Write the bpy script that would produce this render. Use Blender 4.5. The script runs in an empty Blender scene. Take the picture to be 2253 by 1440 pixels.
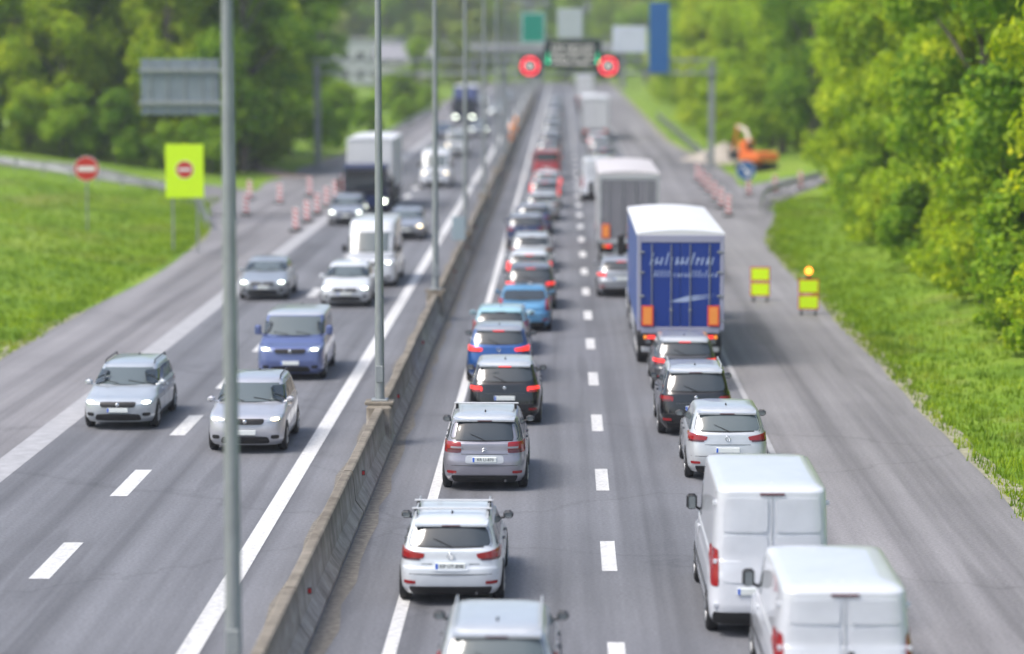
import bpy, bmesh, math, random
from mathutils import Vector, Matrix
R = math.radians
random.seed(7)

# ------------------------------------------------------------------ camera, sky, sun, exposure
SC = bpy.context.scene
COL = SC.collection
F_PX, CAM_H = 6100.0, 9.8
PITCH = math.atan(645 / F_PX)
YAW = math.atan(113.5 / F_PX)
cam_d = bpy.data.cameras.new('camera')
cam = bpy.data.objects.new('camera', cam_d); COL.objects.link(cam)
cam_d.sensor_width = 36.0
cam_d.lens = F_PX / 2253 * 36
cam_d.clip_start = 0.5; cam_d.clip_end = 5000
cam.location = (0, 0, CAM_H)
cam.rotation_euler = (math.pi / 2 - PITCH, 0, YAW)
SC.camera = cam
cam_d.dof.use_dof = True
cam_d.dof.focus_distance = 57.0
cam_d.dof.aperture_fstop = 0.40

W = bpy.data.worlds.new('World'); SC.world = W; W.use_nodes = True
nt = W.node_tree
bg = nt.nodes['Background']
sky = nt.nodes.new('ShaderNodeTexSky'); sky.sky_type = 'NISHITA'; sky.sun_disc = False
SUN_EL, SUN_AZ = 58.0, 243.0
sky.sun_elevation = R(SUN_EL); sky.sun_rotation = R(SUN_AZ)
sky.air_density = 1.0; sky.dust_density = 4.0; sky.ozone_density = 1.0
nt.links.new(sky.outputs[0], bg.inputs[0]); bg.inputs[1].default_value = 0.145
sd = bpy.data.lights.new('sun', 'SUN'); sd.energy = 1.7; sd.angle = R(24); sd.color = (1, .975, .94)
sun = bpy.data.objects.new('sun', sd); COL.objects.link(sun)
az = R(SUN_AZ)
dirv = Vector((math.sin(az) * math.cos(R(SUN_EL)), math.cos(az) * math.cos(R(SUN_EL)), math.sin(R(SUN_EL))))
sun.rotation_euler = dirv.to_track_quat('Z', 'Y').to_euler()
sun.location = (0, 0, 60)
SC.view_settings.view_transform = 'Standard'; SC.view_settings.look = 'None'
SC.view_settings.exposure = 0.75; SC.view_settings.gamma = 1.0
SC.cycles.max_bounces = 5; SC.cycles.transparent_max_bounces = 6
SC.cycles.use_denoising = True

def YD(d):            # optical depth -> distance along the road
    return (d - CAM_H * math.sin(PITCH)) / math.cos(PITCH)
def YS(s):            # pixels per metre -> distance along the road
    return YD(F_PX / s)

# ------------------------------------------------------------------ helpers
class MB:
    def __init__(s): s.v = []; s.f = []; s.m = []; s.sm = []
    def add(s, vs, fs, mi=0, smooth=False):
        o = len(s.v); s.v += [tuple(v) for v in vs]
        for f in fs: s.f.append([i + o for i in f]); s.m.append(mi); s.sm.append(smooth)
    def box(s, x0, x1, y0, y1, z0, z1, mi=0):
        vs = [(x0,y0,z0),(x1,y0,z0),(x1,y1,z0),(x0,y1,z0),(x0,y0,z1),(x1,y0,z1),(x1,y1,z1),(x0,y1,z1)]
        s.add(vs, [(0,3,2,1),(4,5,6,7),(0,1,5,4),(1,2,6,5),(2,3,7,6),(3,0,4,7)], mi)
    def rbox(s, x0, x1, y0, y1, z0, z1, b=.02, mi=0):   # bevelled box
        vs = []
        for z, i in ((z0, b), (z0 + b, 0), (z1 - b, 0), (z1, b)):
            for (x, y) in ((x0+i+b*.0, y0+b+i),(x0+b+i, y0+i),(x1-b-i, y0+i),(x1-i, y0+b+i),(x1-i, y1-b-i),(x1-b-i, y1-i),(x0+b+i, y1-i),(x0+i, y1-b-i)):
                vs.append((x, y, z))
        fs = [tuple(range(7, -1, -1)), tuple(range(24, 32))]
        for k in range(3):
            for j in range(8):
                fs.append((k*8+j, k*8+(j+1) % 8, k*8+8+(j+1) % 8, k*8+8+j))
        s.add(vs, fs, mi)
    def tube(s, pts, rs, n=8, mi=0, cap=True):
        pts = [Vector(p) for p in pts]
        if not hasattr(rs, '__len__'): rs = [rs] * len(pts)
        rings = []
        for i, p in enumerate(pts):
            d = (pts[min(i+1, len(pts)-1)] - pts[max(i-1, 0)]).normalized()
            a = d.cross(Vector((0, 0, 1)))
            if a.length < .05: a = d.cross(Vector((1, 0, 0)))
            a.normalize(); b = d.cross(a)
            rings.append([p + (a * math.cos(2*math.pi*k/n) + b * math.sin(2*math.pi*k/n)) * rs[i] for k in range(n)])
        vs = [v for r in rings for v in r]; fs = []
        for i in range(len(pts) - 1):
            for k in range(n): fs.append((i*n+k, i*n+(k+1) % n, (i+1)*n+(k+1) % n, (i+1)*n+k))
        s.add(vs, fs, mi, True)
        if cap:
            s.add(rings[0], [tuple(range(n - 1, -1, -1))], mi); s.add(rings[-1], [tuple(range(n))], mi)
    def lathe_x(s, cx, cy, cz, prof, n=20, mi=0):     # prof: (x offset, radius) revolved about the x axis
        vs = []
        for (dx, r) in prof:
            for k in range(n):
                a = 2*math.pi*k/n; vs.append((cx + dx, cy + r*math.cos(a), cz + r*math.sin(a)))
        fs = []
        for i in range(len(prof) - 1):
            for k in range(n): fs.append((i*n+k, i*n+(k+1) % n, (i+1)*n+(k+1) % n, (i+1)*n+k))
        s.add(vs, fs, mi, True)
    def build(s, name, mats, parent=None, loc=None):
        me = bpy.data.meshes.new(name); me.from_pydata(s.v, [], s.f)
        if not isinstance(mats, (list, tuple)): mats = [mats]
        for m in mats: me.materials.append(m)
        me.polygons.foreach_set('material_index', s.m); me.polygons.foreach_set('use_smooth', s.sm)
        me.update()
        o = bpy.data.objects.new(name, me); COL.objects.link(o)
        if parent: o.parent = parent
        if loc: o.location = loc
        return o

def fix_normals(o):
    bm = bmesh.new(); bm.from_mesh(o.data); bmesh.ops.recalc_face_normals(bm, faces=bm.faces); bm.to_mesh(o.data); bm.free()
def tag(o, label=None, cat=None, group=None, kind=None):
    if label: o['label'] = label
    if cat: o['category'] = cat
    if group: o['group'] = group
    if kind: o['kind'] = kind
    return o
def empty(name, loc, rz=0):
    o = bpy.data.objects.new(name, None); COL.objects.link(o); o.location = loc; o.rotation_euler = (0, 0, rz)
    o.empty_display_size = .3
    return o
def copy_tree(o, parent=None):
    c = o.copy(); COL.objects.link(c)
    if parent: c.parent = parent
    for ch in list(o.children): copy_tree(ch, c)
    return c

# ------------------------------------------------------------------ materials
def mat(name, col, rough=.5, metal=0., coat=0., emit=None, es=0., spec=.5, noise=0., nscale=5., bump=0.):
    m = bpy.data.materials.new(name); m.use_nodes = True
    n = m.node_tree.nodes; l = m.node_tree.links; b = n['Principled BSDF']
    b.inputs['Base Color'].default_value = (*col, 1); b.inputs['Roughness'].default_value = rough
    b.inputs['Metallic'].default_value = metal; b.inputs['Coat Weight'].default_value = coat
    b.inputs['Coat Roughness'].default_value = .06
    b.inputs['Specular IOR Level'].default_value = spec
    if emit: b.inputs['Emission Color'].default_value = (*emit, 1); b.inputs['Emission Strength'].default_value = es
    if noise or bump:
        tc = n.new('ShaderNodeTexCoord'); nz = n.new('ShaderNodeTexNoise'); nz.inputs['Scale'].default_value = nscale
        nz.inputs['Detail'].default_value = 6; nz.inputs['Roughness'].default_value = .65
        l.new(tc.outputs['Object'], nz.inputs['Vector'])
        if noise:
            mr = n.new('ShaderNodeMapRange'); mr.inputs[1].default_value = .3; mr.inputs[2].default_value = .7
            mr.inputs[3].default_value = 1 - noise; mr.inputs[4].default_value = 1 + noise * .6
            l.new(nz.outputs['Fac'], mr.inputs[0])
            mx = n.new('ShaderNodeMix'); mx.data_type = 'RGBA'; mx.blend_type = 'MULTIPLY'; mx.inputs[0].default_value = 1
            mx.inputs[6].default_value = (*col, 1); l.new(mr.outputs[0], mx.inputs[7]); l.new(mx.outputs[2], b.inputs['Base Color'])
        if bump:
            bp = n.new('ShaderNodeBump'); bp.inputs['Strength'].default_value = bump; bp.inputs['Distance'].default_value = .02
            l.new(nz.outputs['Fac'], bp.inputs['Height']); l.new(bp.outputs[0], b.inputs['Normal'])
    return m
_paint = {}
def paint(col, metal=.35, rough=.32):
    k = (col, metal, rough)
    if k not in _paint:
        _paint[k] = mat('car_paint', col, rough, metal, .9, noise=.07, nscale=2.2)
    return _paint[k]
M_GLASS = mat('window_glass', (.035, .045, .05), .04, 0, 0, spec=.9)
M_GLASSL = mat('windscreen_glass', (.10, .125, .13), .05, 0, 0, spec=.9)
M_TYRE = mat('tyre_rubber', (.018, .018, .019), .8)
M_RIM = mat('alloy_rim', (.38, .39, .4), .35, .8)
M_BLACK = mat('black_plastic', (.012, .012, .013), .55)
M_DGREY = mat('dark_grey_plastic', (.06, .062, .066), .5)
M_LGREY = mat('light_grey_metal', (.48, .5, .52), .4, .3)
M_RED = mat('tail_light_red', (.27, .010, .013), .15, 0, .5)
M_REDON = mat('tail_light_lit', (.7, .02, .02), .2, emit=(1, .05, .04), es=.8)
M_REDDK = mat('smoked_lens', (.09, .015, .02), .15, 0, .5)
M_HEAD = mat('headlight_lens', (.55, .6, .63), .1, .3, .5)
M_HEADON = mat('headlight_lit', (.8, .85, .8), .1, emit=(.93, 1, .82), es=5)
M_HEADWARM = mat('headlight_warm_lit', (.9, .8, .6), .1, emit=(1, .78, .45), es=5)
M_ORANGE = mat('orange_lens', (.8, .25, .02), .2, emit=(1, .33, .03), es=.5)
M_PLATE = mat('plate_white', (.72, .76, .74), .4)
M_PBLUE = mat('plate_blue', (.03, .13, .62), .4)
M_INK = mat('plate_ink', (.015, .02, .02), .5)
M_MIRR = mat('mirror_silver', (.25, .28, .29), .15, .6)
M_CHROME = mat('chrome', (.7, .72, .74), .12, 1)
M_WHITE = mat('white_paint', (.74, .76, .79), .35, 0, .6, noise=.05, nscale=1.5)
M_STEEL = mat('galvanised_steel', (.33, .35, .36), .45, .55, noise=.2, nscale=3)
M_POLE = mat('pole_steel', (.3, .325, .33), .5, .4, noise=.15, nscale=2)

def nodes_mat(name):
    m = bpy.data.materials.new(name); m.use_nodes = True
    return m, m.node_tree.nodes, m.node_tree.links, m.node_tree.nodes['Principled BSDF']
def N(n, t, **kw):
    x = n.new(t)
    for k, v in kw.items(): setattr(x, k, v)
    return x
def noise(n, l, vec, scale, detail=5, rough=.6, mapscale=None):
    if mapscale:
        mp = N(n, 'ShaderNodeMapping'); mp.inputs['Scale'].default_value = mapscale
        l.new(vec, mp.inputs['Vector']); vec = mp.outputs[0]
    z = N(n, 'ShaderNodeTexNoise'); z.inputs['Scale'].default_value = scale
    z.inputs['Detail'].default_value = detail; z.inputs['Roughness'].default_value = rough
    l.new(vec, z.inputs['Vector']); return z.outputs['Fac']
def ramp(n, l, fac, stops):
    r = N(n, 'ShaderNodeValToRGB'); e = r.color_ramp.elements
    while len(e) < len(stops): e.new(.5)
    for i, (p, c) in enumerate(stops): e[i].position = p; e[i].color = (*c, 1) if len(c) == 3 else c
    l.new(fac, r.inputs[0]); return r.outputs[0]
def mult(n, l, a, b, f=1.0, mode='MULTIPLY'):
    x = N(n, 'ShaderNodeMix', data_type='RGBA', blend_type=mode)
    if isinstance(f, float): x.inputs[0].default_value = f
    else: l.new(f, x.inputs[0])
    for s, v in ((6, a), (7, b)):
        if isinstance(v, tuple): x.inputs[s].default_value = (*v, 1)
        else: l.new(v, x.inputs[s])
    return x.outputs[2]

def asphalt(name, base, warm=1.0):
    m, n, l, b = nodes_mat(name)
    P = N(n, 'ShaderNodeNewGeometry').outputs['Position']
    c = (base * warm * .97, base * .985, base / warm * 1.06)
    fine = ramp(n, l, noise(n, l, P, 14, 4, .8), [(.25, (.62,)*3), (.5, (1,)*3), (.78, (1.4,)*3)])
    big = ramp(n, l, noise(n, l, P, .11, 5, .6), [(.3, (.84,)*3), (.7, (1.14,)*3)])
    track = ramp(n, l, noise(n, l, P, 1.0, 3, .6, (1.15, .012, 1)), [(.34, (.66,)*3), (.5, (.98,)*3), (.68, (1.2,)*3)])
    drip = ramp(n, l, noise(n, l, P, 1.0, 4, .7, (3.2, .09, 1)), [(.3, (.9,)*3), (.7, (1.06,)*3)])
    col = mult(n, l, mult(n, l, mult(n, l, mult(n, l, c, fine), big), track), drip)
    pt = ramp(n, l, noise(n, l, P, 1.0, 2, .5, (.55, .035, 1)), [(.60, (1,)*3), (.615, (.86,)*3), (1, (.84,)*3)])
    st_ = ramp(n, l, noise(n, l, P, 1.3, 6, .8, (1.4, .5, 1)), [(.62, (1,)*3), (.74, (.72,)*3)])
    col = mult(n, l, mult(n, l, col, pt), st_)
    # sealed cracks and paving joints across the road
    vo = N(n, 'ShaderNodeTexVoronoi', feature='DISTANCE_TO_EDGE'); vo.inputs['Scale'].default_value = .055
    wn = N(n, 'ShaderNodeTexNoise'); wn.inputs['Scale'].default_value = .6; wn.inputs['Detail'].default_value = 4
    l.new(P, wn.inputs['Vector'])
    ad = N(n, 'ShaderNodeVectorMath', operation='MULTIPLY_ADD'); ad.inputs[1].default_value = (3, 3, 0)
    l.new(wn.outputs['Color'], ad.inputs[0]); l.new(P, ad.inputs[2]); l.new(ad.outputs[0], vo.inputs['Vector'])
    crack = ramp(n, l, vo.outputs[0], [(0.0, (.6,)*3), (.0035, (.8,)*3), (.005, (1,)*3)])
    col = mult(n, l, col, crack, .45)
    l.new(col, b.inputs['Base Color']); b.inputs['Roughness'].default_value = .78
    bp = N(n, 'ShaderNodeBump'); bp.inputs['Strength'].default_value = .25; bp.inputs['Distance'].default_value = .01
    l.new(noise(n, l, P, 40, 3, .7), bp.inputs['Height']); l.new(bp.outputs[0], b.inputs['Normal'])
    return m
M_ASPH = asphalt('asphalt', .15, .985)
M_ASPH2 = asphalt('asphalt_shoulder', .20, 1.045)
def line_mat():
    m, n, l, b = nodes_mat('road_paint')
    P = N(n, 'ShaderNodeNewGeometry').outputs['Position']
    c = ramp(n, l, noise(n, l, P, 7, 6, .8), [(.28, (.27, .27, .27)), (.42, (.52, .52, .51)), (.6, (.70, .70, .69))])
    c = mult(n, l, c, ramp(n, l, noise(n, l, P, 1.2, 3, .6, (2, .1, 1)), [(.3, (.82,)*3), (.6, (1,)*3)]))
    l.new(c, b.inputs['Base Color']); b.inputs['Roughness'].default_value = .6
    return m
M_LINE = line_mat()
def concrete():
    m, n, l, b = nodes_mat('barrier_concrete')
    g = N(n, 'ShaderNodeNewGeometry'); P = g.outputs['Position']
    c = ramp(n, l, noise(n, l, P, 2.5, 6, .7), [(.3, (.23, .205, .175)), (.55, (.36, .33, .29)), (.75, (.44, .405, .36))])
    st = ramp(n, l, noise(n, l, P, 1.0, 4, .75, (1, 1.3, .12)), [(.35, (.55, .53, .5)), (.55, (1, 1, 1)), (.8, (1.1, 1.08, 1.05))])
    c = mult(n, l, c, st)
    sp = N(n, 'ShaderNodeSeparateXYZ'); l.new(P, sp.inputs[0])
    # lichen and grime that has settled on the top of the wall
    top = ramp(n, l, sp.outputs[2], [(.55, (1, 1, 1)), (.84, (.62, .6, .55))])
    c = mult(n, l, c, top)
    l.new(c, b.inputs['Base Color']); b.inputs['Roughness'].default_value = .85
    bp = N(n, 'ShaderNodeBump'); bp.inputs['Strength'].default_value = .4; bp.inputs['Distance'].default_value = .02
    l.new(noise(n, l, P, 12, 5, .7), bp.inputs['Height']); l.new(bp.outputs[0], b.inputs['Normal'])
    return m
M_CONC = concrete()
M_CONC2 = mat('bridge_concrete', (.30, .30, .31), .85, noise=.3, nscale=.8, bump=.2)
def ground_mat():
    m, n, l, b = nodes_mat('grass_ground')
    P = N(n, 'ShaderNodeNewGeometry').outputs['Position']
    c = ramp(n, l, noise(n, l, P, .16, 6, .65), [(.3, (.10, .19, .02)), (.5, (.17, .28, .03)), (.7, (.26, .34, .06))])
    c = mult(n, l, c, ramp(n, l, noise(n, l, P, 3.5, 6, .75), [(.3, (.55, .6, .5)), (.7, (1.35, 1.3, 1.2))]))
    dry = ramp(n, l, noise(n, l, P, .13, 6, .7), [(.54, (0, 0, 0)), (.72, (.8, .8, .8))])
    c = mult(n, l, c, (.19, .17, .08), dry, 'MIX')
    l.new(c, b.inputs['Base Color']); b.inputs['Roughness'].default_value = .9; b.inputs['Specular IOR Level'].default_value = .15
    bp = N(n, 'ShaderNodeBump'); bp.inputs['Strength'].default_value = .6; bp.inputs['Distance'].default_value = .08
    l.new(noise(n, l, P, 6, 5, .7), bp.inputs['Height']); l.new(bp.outputs[0], b.inputs['Normal'])
    return m
M_GRASS = ground_mat()
def leaf_mat(name, dark, mid, light):
    m, n, l, b = nodes_mat(name)
    g = N(n, 'ShaderNodeNewGeometry'); oi = N(n, 'ShaderNodeObjectInfo')
    c = ramp(n, l, g.outputs['Random Per Island'], [(0, dark), (.5, mid), (1, light)])
    tc = N(n, 'ShaderNodeTexCoord')
    c = mult(n, l, c, ramp(n, l, noise(n, l, tc.outputs['Object'], .45, 3, .6), [(.35, (.68, .76, .62)), (.65, (1.35, 1.2, 1.0))]))
    c = mult(n, l, c, ramp(n, l, oi.outputs['Random'], [(0, (.9, .96, .9)), (.5, (1.2, 1.14, 1)), (1, (1.5, 1.25, .85))]))
    if 'blade' in name:
        gp = g.outputs['Position']
        c = mult(n, l, c, (.36, .31, .13), ramp(n, l, noise(n, l, gp, .13, 6, .7), [(.52, (0, 0, 0)), (.72, (.75, .75, .75))]), 'MIX')
        c = mult(n, l, c, ramp(n, l, noise(n, l, gp, .5, 4, .7), [(.35, (.62, .7, .6)), (.62, (1.2, 1.15, 1.1))]))
    l.new(c, b.inputs['Base Color']); b.inputs['Roughness'].default_value = .6; b.inputs['Specular IOR Level'].default_value = .25
    tr = N(n, 'ShaderNodeBsdfTranslucent'); l.new(mult(n, l, c, (1.3, 1.35, .7)), tr.inputs[0])
    mx = N(n, 'ShaderNodeMixShader'); mx.inputs[0].default_value = .48
    l.new(b.outputs[0], mx.inputs[1]); l.new(tr.outputs[0], mx.inputs[2])
    l.new(mx.outputs[0], n['Material Output'].inputs[0])
    return m
M_LEAF = [leaf_mat('leaf_bright', (.13, .24, .010), (.25, .40, .016), (.40, .52, .03)),
          leaf_mat('leaf_mid', (.09, .20, .012), (.18, .33, .018), (.30, .44, .03)),
          leaf_mat('leaf_dull', (.13, .20, .04), (.23, .32, .06), (.35, .43, .10))]
M_BARK = mat('bark', (.16, .14, .12), .9, noise=.3, nscale=4, bump=.5)
M_BLADE = leaf_mat('grass_blade', (.09, .18, .012), (.15, .27, .018), (.25, .36, .035))

# ------------------------------------------------------------------ terrain
def sstep(a, b, t):
    t = max(0, min(1, (t - a) / (b - a))); return t * t * (3 - 2 * t)
def gz(x, y):
    z = 0
    if x > 11: z += sstep(11, 30, x) * 2.6
    if x < -18: z += sstep(18, 44, -x) * 2.2
    z += .9 * math.exp(-((x + 27) / 6.0) ** 2 - ((y - 112) / 26.0) ** 2)
    k = min(1, max(0, x - 12) / 4 + max(0, -18.5 - x) / 4)
    z += k * .12 * math.sin(x * .7 + y * .13) * math.cos(y * .21)
    z += sstep(560, 900, y) * 14
    return z - .02
def frange(a, b, s):
    r = []; t = a
    while t < b: r.append(t); t += s
    return r + [b]
xs = frange(-700, -60, 40) + frange(-58, 60, 1.6) + frange(80, 700, 40)
ys = frange(-40, 30, 10) + frange(32, 260, 3) + frange(265, 700, 12) + frange(740, 2600, 80)
g = MB()
vs = [(x, y, gz(x, y) - (.03 if -18 < x < 10 else 0)) for y in ys for x in xs]
nx = len(xs)
g.add(vs, [(j*nx+i, j*nx+i+1, (j+1)*nx+i+1, (j+1)*nx+i) for j in range(len(ys)-1) for i in range(nx-1)], 0, True)
tag(g.build('ground', M_GRASS), kind='structure')

def strip(name, xa, xb, y0, y1, z, m, step=20):
    b = MB(); yy = frange(y0, y1, step)
    fa = xa if callable(xa) else (lambda y: xa); fb = xb if callable(xb) else (lambda y: xb)
    b.add([p for y in yy for p in ((fa(y), y, z), (fb(y), y, z))], [(2*i, 2*i+1, 2*i+3, 2*i+2) for i in range(len(yy)-1)])
    return b.build(name, m)
def wob(a, k): return lambda y: a + .04 * math.sin(y * .31 + k) + .035 * math.sin(y * .83 + 2 * k)
YEND = 640
# verge edges wander a little, as grass grows over the tarmac
RE = lambda y: wob(9.35, 1)(y) + 2.6 * sstep(125, 160, y) * (1 - sstep(190, 260, y))
LE = lambda y: wob(-17.0, 2)(y) - 3.0 * sstep(128, 160, y) * (1 - sstep(185, 250, y))
tag(strip('road_away', -4.4, 4.9, 0, YEND, .0, M_ASPH), kind='structure')
tag(strip('hard_shoulder', 4.9, RE, 0, YEND, .0, M_ASPH2, 2), kind='structure')
tag(strip('road_oncoming', -12.7, -4.4, 0, YEND, .0, M_ASPH), kind='structure')
tag(strip('hard_shoulder_oncoming', LE, -12.7, 0, YEND, .0, M_ASPH2, 2), kind='structure')
tag(strip('verge_strip', RE, lambda y: RE(y)+.45+.12*math.sin(y*1.7)+.1*math.sin(y*4.3), 0, YEND, -.003, mat('verge_grit', (.30, .29, .20), .95, noise=.5, nscale=5), 1), kind='structure')
tag(strip('verge_strip', lambda y: LE(y)-.5-.12*math.sin(y*1.9)-.1*math.sin(y*4.1), LE, 0, YEND, -.003, bpy.data.materials['verge_grit'], 1), kind='structure')
# painted markings
lb = MB()
def rect(b, x0, x1, y0, y1, z=.006):
    yy = frange(y0, y1, 10)
    b.add([p for y in yy for p in ((x0, y, z), (x1, y, z))], [(2*i, 2*i+1, 2*i+3, 2*i+2) for i in range(len(yy)-1)])
rect(lb, -2.87, -2.65, 5, YEND); pass
rect(lb, -6.14, -5.78, 5, YEND)
wl = MB(); rect(wl, -13.05, -12.35, 5, YEND); rect(wl, 4.86, 5.0, 5, YEND)
tag(wl.build('worn_edge_lines', mat('worn_road_paint', (.36, .36, .37), .7, noise=.22, nscale=2.5, bump=.1)), kind='structure')
# dash rows: phase from the photograph
ph = YS((1050 - 75) / CAM_H)
k = -4
while ph + 9 * k < YEND:
    y = ph + 9 * k; k += 1
    if y > 6: rect(lb, .72, 1.00, y - 1.5, y + 1.5)
ph = YS((1060 - 75) / CAM_H); k = -4
while ph + 9 * k < YEND:
    y = ph + 9 * k; k += 1
    if y > 6: rect(lb, -9.66, -9.28, y - 1.8, y + 1.8)
tag(lb.build('lane_markings', M_LINE), kind='structure')
# dirt lines of grit against the barrier
db = MB()
for x0, x1 in ((-4.06, -3.80), (-4.98, -4.74)):
    yy = frange(5, 400, 2)
    a = [(x0 if x0 > -4.5 else x0 + .08*math.sin(y*.9), y, .005) for y in yy]; c = [((x1 + .07*math.sin(y*1.3) + .05*math.sin(y*3.1)) if x0 > -4.5 else x1, y, .005) for y in yy]
    db.add([p for q in zip(a, c) for p in q], [(2*i, 2*i+1, 2*i+3, 2*i+2) for i in range(len(yy)-1)])
tag(db.build('gutter_grit', mat('grit', (.19, .175, .15), .95, noise=.5, nscale=6)), kind='structure')

def ramp_road(name, pts, w, z=.012):
    b = MB(); P = []
    for i, p in enumerate(pts):
        d = Vector(pts[min(i+1, len(pts)-1)]) - Vector(pts[max(i-1, 0)]); d.normalize(); nrm = Vector((-d.y, d.x))
        ww = w[i] if hasattr(w, '__len__') else w
        for s in (-1, -.33, .33, 1):
            q = Vector(p) + nrm * s * ww / 2; P.append((q.x, q.y, max(gz(q.x, q.y) + .06, z)))
    b.add(P, [(4*i+j, 4*i+j+1, 4*i+5+j, 4*i+4+j) for i in range(len(pts)-1) for j in range(3)], 0, True)
    return tag(b.build(name, M_ASPH2), kind='structure')
def curve_pts(ctrl, n=40):
    out = []; c = [Vector(p) for p in ctrl]; c = [c[0]*2-c[1]] + c + [c[-1]*2-c[-2]]
    for i in range(1, len(c) - 2):
        for j in range(n):
            t = j / n; a, b_, d, e = c[i-1], c[i], c[i+1], c[i+2]
            out.append(tuple(.5*((2*b_) + (d-a)*t + (2*a-5*b_+4*d-e)*t*t + (3*b_-a-3*d+e)*t**3)))
    out.append(tuple(c[-2])); return out
ramp_road('slip_road_left', curve_pts([(-15.5, 150), (-19, 166), (-30, 176), (-52, 181), (-90, 184)], 12), 7)
ramp_road('slip_road_right', curve_pts([(8.5, 158), (12, 172), (20, 184), (36, 192), (70, 198)], 12), 7)
ramp_road('dirt_track', curve_pts([(-18.5, 190), (-22, 200), (-26, 215), (-31, 240)], 8), 2.4)
bpy.data.objects['dirt_track'].data.materials.clear()
bpy.data.objects['dirt_track'].data.materials.append(mat('bare_earth', (.42, .31, .24), .95, noise=.25, nscale=1.2))

ORD = ['first', 'second', 'third', 'fourth', 'fifth', 'sixth', 'seventh', 'eighth', 'ninth', 'tenth', 'eleventh', 'twelfth', 'thirteenth', 'fourteenth', 'fifteenth', 'sixteenth', 'seventeenth', 'eighteenth', 'nineteenth', 'twentieth']
# ------------------------------------------------------------------ median barrier, poles
b = MB(); prof = [(-4.72, 0), (-4.72, .08), (-4.56, .30), (-4.50, .90), (-4.47, .92), (-4.33, .92), (-4.30, .90), (-4.24, .30), (-4.08, .08), (-4.08, 0)]
y = 8
while y < 470:
    L_ = 5.97
    j = random.uniform(-.012, .012); dz = random.uniform(-.008, .008)
    vs = [(px + j, yy, pz + (dz if pz > .1 else 0)) for yy in (y, y + L_) for px, pz in prof]; n_ = len(prof)
    b.add(vs, [(i, i+1, n_+i+1, n_+i) for i in range(n_-1)] + [tuple(range(n_-1, -1, -1)), tuple(range(n_, 2*n_))])
    y += 6
bar = tag(b.build('concrete_barrier', M_CONC), 'long weathered concrete barrier between the two carriageways', 'barrier')
fix_normals(bar)
b = MB(); b.tube([(0, 0, 0), (0, 0, .02)], .02)
M_REFL = mat('red_reflector', (.6, .03, .03), .3)
for i in range(14):
    yy = 33 + 12.5 * i
    r = MB(); r.rbox(-.035, .035, -.02, .02, 0, .11, .008); r.box(-.025, .025, -.024, -.0205, .02, .09, 1)
    o = r.build('reflector', [M_DGREY, M_REFL]); o.location = (-4.225, yy, .50); 
    tag(o, 'small red reflector on the barrier side, %s from the camera' % ORD[i], 'reflector', 'reflectors along the concrete barrier')
def lamp_post():
    r = empty('street_lamp', (0, 0, 0))
    p = MB(); p.rbox(-.30, .30, -.42, .42, .0, .96, .05); p.rbox(-.35, .35, -.28, .28, .965, 1.05, .02)
    o = p.build('pedestal', M_CONC, r); fix_normals(o)
    p = MB(); p.rbox(-.2, .2, -.2, .2, 1.052, 1.09, .01); p.tube([(0, 0, 1.09), (0, 0, 2.4), (0, 0, 8), (0, 0, 14)], [.115, .11, .085, .06], 12)
    p.rbox(-.09, .09, -.135, -.1, 1.5, 1.9, .01)
    p.build('pole', M_POLE, r)
    for s in (-1, 1):
        p = MB(); p.tube([(0, 0, 13.6), (s*.5, 0, 14.05), (s*1.5, 0, 14.3)], [.045, .04, .035], 8); a = p.build('arm', M_POLE, r)
        p = MB(); p.rbox(min(s*1.4, s*2.1), max(s*1.4, s*2.1), -.14, .14, 14.24, 14.36, .03); p.build('lamp_head', M_LGREY, a)
    return r
LP = lamp_post()
YP = [YD(37.2), YD(66.6), YD(95.5), YD(124.5)]
while YP[-1] < 430: YP.append(YP[-1] + 29.2)
ords = ['nearest lamp post, cut off by the bottom edge', 'second nearest lamp post on the barrier, its plinth beside the blue people carrier',
        'third nearest lamp post, on the barrier behind the white hatchback', 'fourth nearest lamp post on the barrier, beyond the small blue-grey plate']
for i, yy in enumerate(YP):
    o = LP if i == 0 else copy_tree(LP)
    o.location = (-4.4, yy, 0)
    tag(o, ('tall grey ' + ords[i]) if i < 4 else 'tall thin grey lamp post, %s in the median row counted from the camera' % ORD[i], 'street lamp', 'lamp posts along the median')

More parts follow.
